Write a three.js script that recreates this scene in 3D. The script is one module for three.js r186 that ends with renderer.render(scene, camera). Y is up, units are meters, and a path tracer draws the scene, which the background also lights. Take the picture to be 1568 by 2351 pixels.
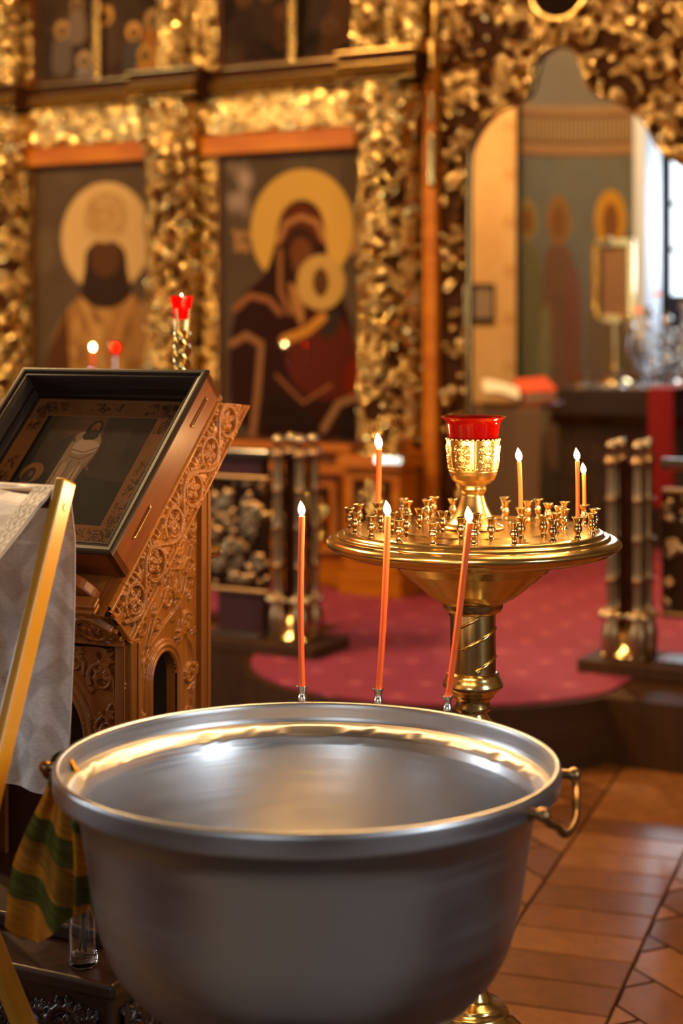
import * as THREE from 'three';
import { mergeGeometries, toCreasedNormals } from 'three/addons/utils/BufferGeometryUtils.js';
import { RoundedBoxGeometry } from 'three/addons/geometries/RoundedBoxGeometry.js';
import { RectAreaLightUniformsLib } from 'three/addons/lights/RectAreaLightUniformsLib.js';

// ------------------------------------------------------------------ camera, light, exposure
RectAreaLightUniformsLib.init();
const EYE = 1.33;                                   // camera height in metres
const scene = new THREE.Scene();
scene.background = new THREE.Color(0.0, 0.0, 0.0);  // closed room, no sky in view
const camera = new THREE.PerspectiveCamera(2 * Math.atan(1175.5 / 3800) * 180 / Math.PI, 1568 / 2351, 0.05, 60);
camera.position.set(0, EYE, 0);
camera.lookAt(0, EYE, -1);
camera.setViewOffset(1568, 2351, 0, 418.5, 1568, 2351);
camera.focus = 2.5;
camera.userData.fStop = 2.55;
const renderer = new THREE.WebGLRenderer({ antialias: true });
renderer.toneMapping = THREE.LinearToneMapping;
renderer.toneMappingExposure = 1.0;
renderer.shadowMap.enabled = true;

const TURN = -29 * Math.PI / 180;                   // the church stands turned 29 degrees to the camera
const C29 = Math.cos(TURN), S29 = -Math.sin(TURN);
const church = (s, y, t) => new THREE.Vector3(s * C29 + t * S29, y, s * S29 - t * C29);   // s along the iconostasis, t towards the altar
const WARM = new THREE.Color(1.0, 0.62, 0.27), COOL = new THREE.Color(0.78, 0.9, 1.0);

// daylight panels right in front of the three windows (the windows themselves are built further down)
function dayLight(s, y, t, w, h, look, power) {
  const l = new THREE.RectAreaLight(COOL, power, w, h);
  l.position.copy(church(s, y, t)); l.lookAt(church(look[0], look[1], look[2])); l.name = 'window_daylight'; scene.add(l);
}
dayLight(-8.36, 2.0, 0.52, 0.8, 1.8, [0, 2.0, 0.52], 32);
dayLight(0.4, 2.1, -5.04, 1.6, 1.8, [0.4, 2.1, 3], 3.5);
dayLight(3.36, 1.9, 1.2, 0.8, 1.8, [-8, 1.9, 1.2], 16);

// ------------------------------------------------------------------ helpers
let seed = 7;
const rnd = (a = 1, b) => { seed = (seed * 1664525 + 1013904223) >>> 0; const r = seed / 4294967296; return b === undefined ? r * a : a + r * (b - a); };
const used = {};
const numbered = (n) => { const k = used[n] = (used[n] ?? -1) + 1; return k ? n + '_' + String(k).padStart(3, '0') : n; };
const V = (x, y, z) => new THREE.Vector3(x, y, z);
const V2 = (x, y) => new THREE.Vector2(x, y);
function fix(g) {
  if (!g.index) g.setIndex([...Array(g.attributes.position.count).keys()]);
  if (!g.attributes.normal) g.computeVertexNormals();
  if (!g.attributes.uv) g.setAttribute('uv', new THREE.Float32BufferAttribute(new Float32Array(g.attributes.position.count * 2), 2));
  for (const k of Object.keys(g.attributes)) if (!['position', 'normal', 'uv'].includes(k)) g.deleteAttribute(k);
  g.clearGroups();
  return g;
}
const merge = (list) => { const l = [].concat(list).map(fix); return l.length === 1 ? l[0] : mergeGeometries(l); };
function muv(g, k = 1) {                              // uv in metres, from the side a face looks to
  const p = g.attributes.position, n = g.attributes.normal, uv = new Float32Array(p.count * 2);
  for (let i = 0; i < p.count; i++) {
    const ax = Math.abs(n.getX(i)), ay = Math.abs(n.getY(i)), az = Math.abs(n.getZ(i));
    const [a, b] = ay >= ax && ay >= az ? [p.getX(i), p.getZ(i)] : ax >= az ? [p.getZ(i), p.getY(i)] : [p.getX(i), p.getY(i)];
    uv[2 * i] = a * k; uv[2 * i + 1] = b * k;
  }
  g.setAttribute('uv', new THREE.BufferAttribute(uv, 2));
  return g;
}
function mesh(name, geos, mat, parent = scene) {
  const m = new THREE.Mesh(merge(geos), mat);
  m.name = parent === scene ? numbered(name) : name;
  m.castShadow = m.receiveShadow = true;
  parent.add(m);
  return m;
}
function tag(o, label, category, group, kind) {
  if (label) o.userData.label = label;
  if (category) o.userData.category = category;
  if (group) o.userData.group = group;
  if (kind) o.userData.kind = kind;
  return o;
}
function thing(name, label, category, pos = V(0, 0, 0), turn = 0, group) {
  const o = new THREE.Group();
  o.name = numbered(name); o.position.copy(pos); o.rotation.y = turn;
  scene.add(o);
  return tag(o, label, category, group);
}
const struct = (name, geos, mat, pos, turn = 0) => { const m = mesh(name, geos, mat); if (pos) m.position.copy(pos); m.rotation.y = turn; m.userData.kind = 'structure'; return m; };
const box = (w, h, d, x = 0, y = 0, z = 0) => muv(new THREE.BoxGeometry(w, h, d)).translate(x, y, z);
const bx = (x0, x1, y0, y1, z0, z1) => muv(new THREE.BoxGeometry(x1 - x0, y1 - y0, z1 - z0).translate((x0 + x1) / 2, (y0 + y1) / 2, (z0 + z1) / 2));
const rbx = (x0, x1, y0, y1, z0, z1, r = 0.003, seg = 2) => muv(new RoundedBoxGeometry(x1 - x0, y1 - y0, z1 - z0, seg, r).translate((x0 + x1) / 2, (y0 + y1) / 2, (z0 + z1) / 2));
const lathe = (pts, seg = 48) => {                   // smooth lathe; a point given twice makes a crease
  const g = new THREE.LatheGeometry(pts.map((p) => V2(Math.max(p[0], 1e-5), p[1])), seg);
  return g;
};
const curve = (pts, n = 8) => new THREE.SplineCurve(pts.map((p) => V2(p[0], p[1]))).getPoints(pts.length * n).map((p) => [p.x, p.y]);
const tube = (pts, r, seg = 24, rs = 8, closed = false) => new THREE.TubeGeometry(new THREE.CatmullRomCurve3(pts.map((p) => p.isVector3 ? p : V(...p)), closed), seg, r, rs, closed);
const ball = (r, x, y, z, w = 12, h = 8) => new THREE.SphereGeometry(r, w, h).translate(x, y, z);
function rod(a, b, r, seg = 10) {                    // a straight cylinder from a to b
  const d = b.clone().sub(a), g = new THREE.CylinderGeometry(r, r, d.length(), seg);
  g.applyQuaternion(new THREE.Quaternion().setFromUnitVectors(V(0, 1, 0), d.clone().normalize()));
  return g.translate((a.x + b.x) / 2, (a.y + b.y) / 2, (a.z + b.z) / 2);
}
function extr(pts, depth, bevel = 0, holes = []) {   // an outline extruded along +z
  const sh = new THREE.Shape(pts.map((p) => V2(p[0], p[1])));
  for (const h of holes) sh.holes.push(new THREE.Path(h.map((p) => V2(p[0], p[1]))));
  return muv(new THREE.ExtrudeGeometry(sh, { depth, bevelEnabled: bevel > 0, bevelSize: bevel, bevelThickness: bevel, bevelSegments: 2, curveSegments: 12 }));
}

// ---- relief carving: strokes with round section laid on a fine grid, then bent onto a surface
class Field {
  constructor(w, h, cell, x0 = 0, y0 = 0) {
    this.nx = Math.max(2, Math.round(w / cell) + 1); this.ny = Math.max(2, Math.round(h / cell) + 1);
    this.dx = w / (this.nx - 1); this.dy = h / (this.ny - 1); this.x0 = x0; this.y0 = y0; this.a = new Float32Array(this.nx * this.ny);
  }
  stroke(pts, H, groove = 0) {
    for (let k = 0; k < pts.length - 1; k++) {
      const [ax, ay, ar, ah = 1] = pts[k], [bxx, by, br, bh = 1] = pts[k + 1], R = Math.max(ar, br), ux = bxx - ax, uy = by - ay, l2 = ux * ux + uy * uy || 1e-12;
      const i0 = Math.max(0, Math.floor((Math.min(ax, bxx) - R - this.x0) / this.dx)), i1 = Math.min(this.nx - 1, Math.ceil((Math.max(ax, bxx) + R - this.x0) / this.dx));
      const j0 = Math.max(0, Math.floor((Math.min(ay, by) - R - this.y0) / this.dy)), j1 = Math.min(this.ny - 1, Math.ceil((Math.max(ay, by) + R - this.y0) / this.dy));
      for (let j = j0; j <= j1; j++) for (let i = i0; i <= i1; i++) {
        const px = this.x0 + i * this.dx - ax, py = this.y0 + j * this.dy - ay, t = Math.min(1, Math.max(0, (px * ux + py * uy) / l2));
        const ex = px - t * ux, ey = py - t * uy, r = ar + (br - ar) * t, q = Math.sqrt(ex * ex + ey * ey) / r;
        if (q >= 1) continue;
        let v = H * (ah + (bh - ah) * t) * Math.sqrt(1 - q * q);
        if (groove) v *= 1 - groove * Math.exp(-(q * q) / 0.06);
        const n = j * this.nx + i;
        if (v > this.a[n]) this.a[n] = v;
      }
    }
  }
  berry(x, y, r) {                                    // a round berry sitting on what is carved already
    const i0 = Math.max(0, Math.floor((x - r - this.x0) / this.dx)), i1 = Math.min(this.nx - 1, Math.ceil((x + r - this.x0) / this.dx)), j0 = Math.max(0, Math.floor((y - r - this.y0) / this.dy)), j1 = Math.min(this.ny - 1, Math.ceil((y + r - this.y0) / this.dy));
    const c = this.a[Math.min(this.ny - 1, Math.max(0, Math.round((y - this.y0) / this.dy))) * this.nx + Math.min(this.nx - 1, Math.max(0, Math.round((x - this.x0) / this.dx)))] * 0.6;
    for (let j = j0; j <= j1; j++) for (let i = i0; i <= i1; i++) { const q = Math.hypot(this.x0 + i * this.dx - x, this.y0 + j * this.dy - y) / r; if (q < 1) { const n = j * this.nx + i, v = c + r * Math.sqrt(1 - q * q); if (v > this.a[n]) this.a[n] = v; } }
  }
  flakes(n, r0, r1, tilt, H, inside = () => true) {    // little tilted leaf faces, each catching the light its own way
    for (let k = 0; k < n; k++) {
      const x = this.x0 + rnd() * this.dx * (this.nx - 1), y = this.y0 + rnd() * this.dy * (this.ny - 1), r = rnd(r0, r1), a = rnd(6.283), t = tilt * Math.sqrt(rnd()), tx = t * Math.cos(a), ty = t * Math.sin(a), c = H * rnd(0.55, 1);
      if (!inside(x, y)) continue;
      const i0 = Math.max(0, Math.ceil((x - r - this.x0) / this.dx)), i1 = Math.min(this.nx - 1, Math.floor((x + r - this.x0) / this.dx)), j0 = Math.max(0, Math.ceil((y - r - this.y0) / this.dy)), j1 = Math.min(this.ny - 1, Math.floor((y + r - this.y0) / this.dy));
      for (let j = j0; j <= j1; j++) for (let i = i0; i <= i1; i++) { const ex = this.x0 + i * this.dx - x, ey = this.y0 + j * this.dy - y, d2 = ex * ex + ey * ey; if (d2 < r * r) { const m = j * this.nx + i, v = c + ex * tx + ey * ty - d2 * 5; if (v > this.a[m]) this.a[m] = v; } }
    }
  }
  berries(n, r0, r1, inside = () => true) { for (let k = 0; k < n; k++) { const x = this.x0 + rnd() * this.dx * (this.nx - 1), y = this.y0 + rnd() * this.dy * (this.ny - 1); if (inside(x, y)) this.berry(x, y, rnd(r0, r1)); } }
  bead(x, y, r, H = r) { this.stroke([[x, y, r], [x + 1e-6, y, r]], H); }
  leaf(x, y, ang, len, H, n = 5, spread = 0.55, fat = 0.2) {
    for (let i = 0; i < n; i++) {
      const k = i - (n - 1) / 2, a = ang + k * spread, l = len * (1 - 0.1 * Math.abs(k)), c = Math.cos(a), s = Math.sin(a), b = k * 0.12 * l;
      const pt = (f, r, h) => [x + c * l * f - s * b * f * f, y + s * l * f + c * b * f * f, r * len, h];
      this.stroke([pt(0, fat * 0.4, 0.6), pt(0.3, fat * 0.85, 0.9), pt(0.6, fat, 1), pt(0.85, fat * 0.6, 0.85), pt(1.02, 0.02, 0.6)], H, 0.38);
    }
  }
  spiral(cx, cy, R, a0, turns, dir, w, H, end = 0.3, groove = 0) {
    const pts = [], n = Math.ceil(turns * 22);
    for (let i = 0; i <= n; i++) { const f = i / n, a = a0 + dir * turns * 2 * Math.PI * f, r = R * (1 - (1 - end) * f); pts.push([cx + r * Math.cos(a), cy + r * Math.sin(a), w * (1 - 0.45 * f), 1 - 0.1 * f]); }
    this.stroke(pts, H, groove);
    this.bead(pts[n][0], pts[n][1], w * 0.95, H * 0.95);
  }
  rinceau(x0, L, yc, amp, n, w, H, flip = 1) {       // running acanthus vine with a flower in each scroll
    const U = L / n, stem = [];
    for (let i = 0; i < n; i++) {                      // fans of long lobes fill the corners between the scrolls
      const side = (i % 2 ? -1 : 1) * flip;
      for (const [f, sg, a] of [[0.0, 1, 1.15], [0.0, 1, 2.0], [0.98, 1, 1.0], [0.98, 1, 1.9], [0.5, -1, 0.5], [0.5, -1, 2.6]]) this.leaf(x0 + (i + f) * U, yc + (f === 0.5 ? -side * amp * 0.55 : side * amp * 0.1), side * sg * a, amp * 0.95, H * 0.72, 4, 0.3, 0.13);
    }
    for (let i = 0; i <= n * 14; i++) { const x = i / 14; stem.push([x0 + x * U, yc - flip * 0.86 * amp * Math.sin(Math.PI * x), w * 1.05]); }
    this.stroke(stem, H, 0.3);
    for (let i = 0; i < n; i++) {
      const side = (i % 2 ? -1 : 1) * flip, cx = x0 + (i + 0.52) * U, cy = yc + side * 0.06 * amp, R = Math.min(U * 0.5, amp * 0.93);
      for (let k = 0; k < 6; k++) { const a = side * (0.2 + k * 0.5); this.leaf(cx + R * 0.92 * Math.cos(a), cy + R * 0.92 * Math.sin(a), a + side * 0.9, R * 0.62, H * 0.9, 1, 0, 0.26); }
      this.spiral(cx, cy, R, side > 0 ? Math.PI * 1.05 : -Math.PI * 1.05, 0.98, -side, w * 1.3, H * 1.05, 0.72, 0.4);
      for (let k = 0; k < 5; k++) { const a = k * 1.2566 + i * 1.9; this.leaf(cx, cy, a, R * 0.70, H * (k % 2 ? 0.85 : 0.98), 1, 0, 0.40); }
      this.bead(cx, cy, R * 0.17, H * 1.02);
    }
  }
  scatter(n, size, H, inside = () => true) {         // dense foliage: curls, leaves, berries
    for (let k = 0; k < n; k++) {
      const x = this.x0 + rnd() * this.dx * (this.nx - 1), y = this.y0 + rnd() * this.dy * (this.ny - 1), z = size * rnd(0.6, 1.25), a = rnd(6.28);
      if (!inside(x, y)) { k -= 0.5; continue; }
      const d = rnd() < 0.5 ? 1 : -1, h = H * rnd(0.6, 1);
      if (k % 3 < 1.5) { this.spiral(x, y, z, a, 1.1, d, z * 0.24, h, 0.35); this.leaf(x + z * Math.cos(a), y + z * Math.sin(a), a - d, z * 1.1, h, 3, 0.5, 0.22); } else this.leaf(x, y, a, z * 1.4, h, 5, 0.5, 0.2);
      this.bead(x, y, z * rnd(0.2, 0.34), h * 1.15);
    }
  }
  geo(map, keep, uvk = 1) {
    const { nx, ny } = this, pos = [], uv = [], idx = [], id = new Int32Array(nx * ny).fill(-1);
    const at = (i, j) => {
      const n = j * nx + i;
      if (id[n] < 0) { id[n] = pos.length / 3; const x = this.x0 + i * this.dx, y = this.y0 + j * this.dy; pos.push(...map(x, y, this.a[n])); uv.push(x * uvk, y * uvk); }
      return id[n];
    };
    for (let j = 0; j < ny - 1; j++) for (let i = 0; i < nx - 1; i++) {
      const n = j * nx + i, h = Math.max(this.a[n], this.a[n + 1], this.a[n + nx], this.a[n + nx + 1]);
      if (keep && !keep(this.x0 + (i + 0.5) * this.dx, this.y0 + (j + 0.5) * this.dy, h)) continue;
      const a = at(i, j), b = at(i + 1, j), c = at(i + 1, j + 1), d = at(i, j + 1);
      idx.push(a, b, c, a, c, d);
    }
    const g = new THREE.BufferGeometry();
    g.setAttribute('position', new THREE.Float32BufferAttribute(pos, 3));
    g.setAttribute('uv', new THREE.Float32BufferAttribute(uv, 2));
    g.setIndex(idx); g.computeVertexNormals();
    return g;
  }
}
const flat = (ox, oy, oz) => (x, y, h) => [ox + x, oy + y, oz + h];
const raised = (lim) => (x, y, h) => h > lim;

// ------------------------------------------------------------------ textures and materials
const noiseGrid = (() => { const g = new Float32Array(65536); for (let i = 0; i < 65536; i++) g[i] = rnd(); return g; })();
function noise(x, y, px = 256, py = 256) {
  const i = Math.floor(x), j = Math.floor(y), u = x - i, v = y - j, s = u * u * (3 - 2 * u), t = v * v * (3 - 2 * v), m = (a, n) => ((a % n) + n) % n;
  const at = (a, b) => noiseGrid[m(a, px) + 256 * m(b, py)];
  return (at(i, j) * (1 - s) + at(i + 1, j) * s) * (1 - t) + (at(i, j + 1) * (1 - s) + at(i + 1, j + 1) * s) * t;
}
function tex(w, h, fn, srgb = false, rx = 1, ry = 1) {
  const d = new Uint8Array(w * h * 4);
  for (let y = 0; y < h; y++) for (let x = 0; x < w; x++) {
    const c = fn(x / w, y / h), o = (y * w + x) * 4;
    const [r, g, b] = Array.isArray(c) ? c : [c, c, c];
    d[o] = Math.max(0, Math.min(255, r * 255)); d[o + 1] = Math.max(0, Math.min(255, g * 255)); d[o + 2] = Math.max(0, Math.min(255, b * 255)); d[o + 3] = 255;
  }
  const t = new THREE.DataTexture(d, w, h);
  t.magFilter = THREE.LinearFilter; t.minFilter = THREE.LinearFilter; t.wrapS = t.wrapT = THREE.RepeatWrapping; t.repeat.set(rx, ry);
  if (srgb) t.colorSpace = THREE.SRGBColorSpace;
  t.needsUpdate = true;
  return t;
}
function canvasTex(w, h, draw) {
  const c = document.createElement('canvas'); c.width = w; c.height = h;
  draw(c.getContext('2d'), w, h);
  const t = new THREE.CanvasTexture(c); t.colorSpace = THREE.SRGBColorSpace; t.magFilter = THREE.LinearFilter;
  return t;
}
const std = (o) => new THREE.MeshPhysicalMaterial({ side: THREE.DoubleSide, ...o });
const mix3 = (a, b, f) => a.map((v, i) => v + (b[i] - v) * f);
const hex = (h) => [(h >> 16 & 255) / 255, (h >> 8 & 255) / 255, (h & 255) / 255];
function woodTex(a, b, rx, ry, across = false) {      // grain runs along v, or along u
  const A = hex(a), B = hex(b);
  return tex(256, 512, (u, v) => {
    if (across) [u, v] = [v, u];
    const n = noise(u * 48, v * 4, 48, 4) * 0.5 + noise(u * 128, v * 8, 128, 8) * 0.3 + noise(u * 8, v * 2, 8, 2) * 0.4;
    return mix3(A, B, Math.min(1, Math.max(0, n - 0.1)));
  }, true, rx, ry);
}
const gold = std({ color: new THREE.Color(0.78, 0.50, 0.16), metalness: 1, roughness: 0.15 });
const goldDull = std({ color: new THREE.Color(0.56, 0.35, 0.12), metalness: 1, roughness: 0.22 });
const brass = std({ color: new THREE.Color(0.88, 0.62, 0.24), metalness: 1, roughness: 0.2,
  roughnessMap: tex(128, 128, (u, v) => 0.75 + 0.25 * noise(u * 16, v * 16, 16, 16) + 0.2 * noise(u * 64, v * 4, 64, 4)) });
const gilt = std({ color: new THREE.Color(0.64, 0.44, 0.17), metalness: 1, roughness: 0.27 });
const brassDark = std({ color: new THREE.Color(0.34, 0.20, 0.09), metalness: 1, roughness: 0.36 });
const cupBrass = std({ color: new THREE.Color(0.72, 0.50, 0.25), metalness: 1, roughness: 0.16 });
const silver = std({ color: new THREE.Color(0.80, 0.78, 0.76), metalness: 1, roughness: 0.15 });
const brownGround = std({ color: 0x321806, roughness: 0.7, specularIntensity: 0.15 });
const iconWood = std({ color: 0xbe7618, roughness: 0.5, specularIntensity: 0.4, map: woodTex(0xffffff, 0xc8a890, 2, 2, true) });
const darkIconWood = std({ color: 0x472008, roughness: 0.55, specularIntensity: 0.3 });
const oak = std({ roughness: 0.42, specularIntensity: 0.6, clearcoat: 0.2, clearcoatRoughness: 0.22, map: woodTex(0x84501c, 0x5a320c, 3, 1.5) });
const oakCarved = std({ roughness: 0.42, specularIntensity: 0.6, clearcoat: 0.2, clearcoatRoughness: 0.22, map: woodTex(0x88531d, 0x64390f, 3, 1.5) });
const caseWood = std({ roughness: 0.42, specularIntensity: 0.6, clearcoat: 0.15, clearcoatRoughness: 0.25, map: woodTex(0x6c3814, 0x4e240a, 3, 1.5, true) });
const frameDark = std({ color: 0x1e0f09, roughness: 0.4, specularIntensity: 0.5, clearcoat: 0.05, clearcoatRoughness: 0.25 });
const yellowWood = std({ roughness: 0.34, clearcoat: 0.6, clearcoatRoughness: 0.15, map: woodTex(0xdc9c28, 0xc88a1c, 4, 0.8) });
const redWood = std({ color: 0x5a2210, roughness: 0.6 });
const stepWood = std({ roughness: 0.6, specularIntensity: 0.3, map: woodTex(0x4a2e16, 0x36200c, 2, 2) });
const walnut = std({ roughness: 0.42, clearcoat: 0.3, clearcoatRoughness: 0.3, map: woodTex(0x3c1c0a, 0x281006, 2, 2) });
const plaster = std({ color: 0x9c968e, roughness: 0.9 });
const wax = std({ color: 0xfa6420, roughness: 0.5, clearcoat: 0.15, clearcoatRoughness: 0.3 });
const wickMat = std({ color: 0x1a1210, roughness: 0.9 });
const flameMat = new THREE.MeshStandardMaterial({ color: 0x000000, emissive: new THREE.Color(1, 0.74, 0.42), emissiveIntensity: 16 });
const votiveFlame = new THREE.MeshStandardMaterial({ color: 0x000000, emissive: new THREE.Color(1, 0.6, 0.2), emissiveIntensity: 90 });
const redGlass = std({ color: 0xc81204, roughness: 0.06, transmission: 0.82, thickness: 0, ior: 1.5 });
const clearGlass = std({ color: 0xffffff, roughness: 0.02, transmission: 1, thickness: 0.003, ior: 1.48 });
const pane = std({ color: 0xffffff, roughness: 0.03, transmission: 1, thickness: 0, ior: 1.5, specularIntensity: 0.65 });
const iron = std({ color: 0x20160e, roughness: 0.5, metalness: 0.6 });
const dayPane = new THREE.MeshStandardMaterial({ color: 0x000000, emissive: COOL, emissiveIntensity: 3.2 });
const bulbMat = new THREE.MeshStandardMaterial({ color: 0x000000, emissive: WARM, emissiveIntensity: 14 });

// brushed spun aluminium of the font: circular scratches and a mottled polish
const spin = tex(64, 1024, (u, v) => 0.5 + 0.25 * (noise(u * 2, v * 180, 2, 180) - 0.5) + 0.4 * (noise(u * 3, v * 70, 3, 70) - 0.5));
const polish = tex(512, 256, (u, v) => 0.80 + 0.26 * (noise(u * 24, v * 8, 24, 8) - 0.4) + 0.16 * (noise(u * 8, v * 60, 8, 60) - 0.5) + 0.10 * (noise(u * 64, v * 30, 64, 30) - 0.5));
const aluminium = std({ color: new THREE.Color(0.46, 0.447, 0.45), metalness: 1, roughness: 0.43, roughnessMap: polish, bumpMap: spin, bumpScale: 0.00007, anisotropy: 0.35 });

// ------------------------------------------------------------------ the building
const floorClay = std({ color: 0x8a4a22, roughness: 0.4 });
const floorBase = struct('floor', muv(bx(-9, 4, -0.12, -0.006, -11.2, 5.4)), std({ color: 0x3a1c0c, roughness: 0.7 }), V(0, 0, 0), TURN);
{
  const clay = [0x8e562a, 0x824c24, 0x985e2e, 0x744220].map((c, i) => std({ roughness: 0.33, color: c, clearcoat: 0.25, clearcoatRoughness: 0.2,
    map: tex(128, 128, (u, v) => 0.82 + 0.16 * noise(u * 10 + i * 7, v * 10, 256, 256) + 0.1 * noise(u * 50, v * 50, 50, 50), true, 3, 3) }));
  const tileGeo = (a, b) => {                         // bevelled top, 4 sides
    const h = 0, k = 0.003, y0 = -0.006, y1 = -0.0016, r = (x, z, y) => [[-x, y, -z], [x, y, -z], [x, y, z], [-x, y, z]];
    const L = [r(a / 2, b / 2, y0), r(a / 2, b / 2, y1), r(a / 2 - k, b / 2 - k, h)], pos = [];
    for (let l = 0; l < 2; l++) for (let i = 0; i < 4; i++) { const j = (i + 1) % 4; pos.push(...L[l][i], ...L[l + 1][i], ...L[l + 1][j], ...L[l][i], ...L[l + 1][j], ...L[l][j]); }
    const t = L[2]; pos.push(...t[0], ...t[2], ...t[1], ...t[0], ...t[3], ...t[2]);
    const g = new THREE.BufferGeometry(); g.setAttribute('position', new THREE.Float32BufferAttribute(pos, 3)); g.computeVertexNormals();
    return muv(fix(g));
  };
  const PSI = 19.3 * Math.PI / 180, inv = -TURN;       // the paving runs 19.3 degrees off the line of sight
  const gStrip = tileGeo(0.284, 0.1385);
  const put = (g, a, b, turn, k) => {                 // a across the border strip, b along it (metres)
    const x = a * Math.cos(PSI) + b * Math.sin(PSI), depth = -a * Math.sin(PSI) + b * Math.cos(PSI);
    if (depth < 2.7 || depth > 5.15 || x < -1.0 || x > 1.9) return;
    const lp = V(x, 0, -depth).applyAxisAngle(V(0, 1, 0), inv), t = lp.z;
    if (-t > 5.0) return;
    const m = new THREE.Mesh(g, clay[k % 4]); m.name = 'floor_tile'; m.position.set(lp.x, 0, lp.z); m.rotation.y = -PSI + turn + inv; m.castShadow = m.receiveShadow = true; floorBase.add(m);
  };
  const mid = -0.7135;
  for (let i = 0; i < 40; i++) put(gStrip, mid, 2.12 + i * 0.1435, 0, Math.floor(rnd(4)));
  const W = 0.142, q = Math.SQRT1_2, edge = 0.1455;     // herringbone laid diagonally on both sides, cut along the border strip
  const cutTile = (poly, k) => {
    const n = poly.length, cx = poly.reduce((t, p) => t + p[0], 0) / n, cy = poly.reduce((t, p) => t + p[1], 0) / n;
    const world = poly.map(([a, b]) => { const A = mid + a, B = b + 3.0; return [A * Math.cos(PSI) + B * Math.sin(PSI), -A * Math.sin(PSI) + B * Math.cos(PSI)]; });
    const wx = world.reduce((t, p) => t + p[0], 0) / n, wd = world.reduce((t, p) => t + p[1], 0) / n;
    if (wd < 2.75 || wd > 5.2 || wx < -0.75 || wx > 1.65) return;
    const lp = V(wx, 0, -wd).applyAxisAngle(V(0, 1, 0), inv);
    if (-lp.z > 4.95) return;
    const loc = world.map(([x, d]) => { const v = V(x, 0, -d).applyAxisAngle(V(0, 1, 0), inv); return [v.x - lp.x, v.z - lp.z]; });
    const rad = Math.max(...loc.map(([x, z]) => Math.hypot(x, z))), f0 = 1 - 0.0025 / rad, f1 = 1 - 0.0075 / rad, pos = [];
    const ring = (f, y) => loc.map(([x, z]) => [x * f, y, z * f]), R = [ring(f0, -0.006), ring(f0, -0.0016), ring(f1, 0)];
    for (let l = 0; l < 2; l++) for (let i = 0; i < n; i++) { const j = (i + 1) % n; pos.push(...R[l][i], ...R[l + 1][i], ...R[l + 1][j], ...R[l][i], ...R[l + 1][j], ...R[l][j]); }
    for (let i = 1; i < n - 1; i++) pos.push(...R[2][0], ...R[2][i], ...R[2][i + 1]);
    const g = new THREE.BufferGeometry(); g.setAttribute('position', new THREE.Float32BufferAttribute(pos, 3)); g.computeVertexNormals();
    const nn = g.attributes.normal; for (let i = 0; i < nn.count; i++) if (nn.getY(i) < -0.1) nn.setXYZ(i, -nn.getX(i), -nn.getY(i), -nn.getZ(i));
    const m = new THREE.Mesh(muv(fix(g)), clay[k % 4]); m.name = 'floor_tile'; m.position.set(lp.x, 0, lp.z); m.castShadow = m.receiveShadow = true; floorBase.add(m);
  };
  const clip = (poly, side) => { const out = []; poly.forEach((p, i) => { const r = poly[(i + 1) % poly.length], dp = side * p[0] - edge, dr = side * r[0] - edge; if (dp >= 0) out.push(p); if ((dp >= 0) !== (dr >= 0)) { const t = dp / (dp - dr); out.push([p[0] + (r[0] - p[0]) * t, p[1] + (r[1] - p[1]) * t]); } }); return out; };
  for (let x = -18; x < 18; x++) for (let y = -18; y < 18; y++) for (const o of [0, 3]) {
    if ((((x - y - o) % 4) + 4) % 4) continue;
    const c = [[x, y], [x + (o ? 1 : 2), y], [x + (o ? 1 : 2), y + (o ? 2 : 1)], [x, y + (o ? 2 : 1)]].map(([a, b]) => [(a - b) * q * W, (a + b) * q * W]);
    for (const side of [-1, 1]) { const k = clip(c, side); if (k.length > 2) { let ar = 0; k.forEach((p, i) => { const r = k[(i + 1) % k.length]; ar += p[0] * r[1] - r[0] * p[1]; }); if (Math.abs(ar) > 0.004) cutTile(k, Math.floor(rnd(4))); } }
  }
}
{
  const rug = mesh('floor_rug', rbx(-1.1, 1.0, -0.006, 0.006, -1.55, -0.1, 0.005), std({ roughness: 0.95, map: tex(128, 128, (u, v) => { const n = noise(u * 60, v * 60, 60, 60) * 0.12; return [0.40 + n, 0.40 + n, 0.42 + n]; }, true, 3, 3) }));
  tag(rug, 'pale grey rug on the tiled floor in front of the font', 'rug');
}
const wallMat = std({ color: 0x6b5c48, roughness: 0.9, bumpMap: tex(128, 128, (u, v) => noise(u * 24, v * 24, 24, 24)), bumpScale: 0.004 });
struct('wall_left', bx(-8.75, -8.5, 0, 6, -11, 5.2), wallMat, V(0, 0, 0), TURN);
struct('wall_right', bx(3.5, 3.75, 0, 6, -11, 5.2), wallMat, V(0, 0, 0), TURN);
struct('wall_back', bx(-8.75, 3.75, 0, 6, 5.2, 5.45), plaster, V(0, 0, 0), TURN);
struct('wall_front', bx(-8.75, 3.75, 0, 6, -11.25, -11), wallMat, V(0, 0, 0), TURN);
struct('ceiling', bx(-8.75, 3.75, 6, 6.2, -11.25, 5.45), std({ color: 0x4a3e30, roughness: 0.95 }), V(0, 0, 0), TURN);
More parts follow.
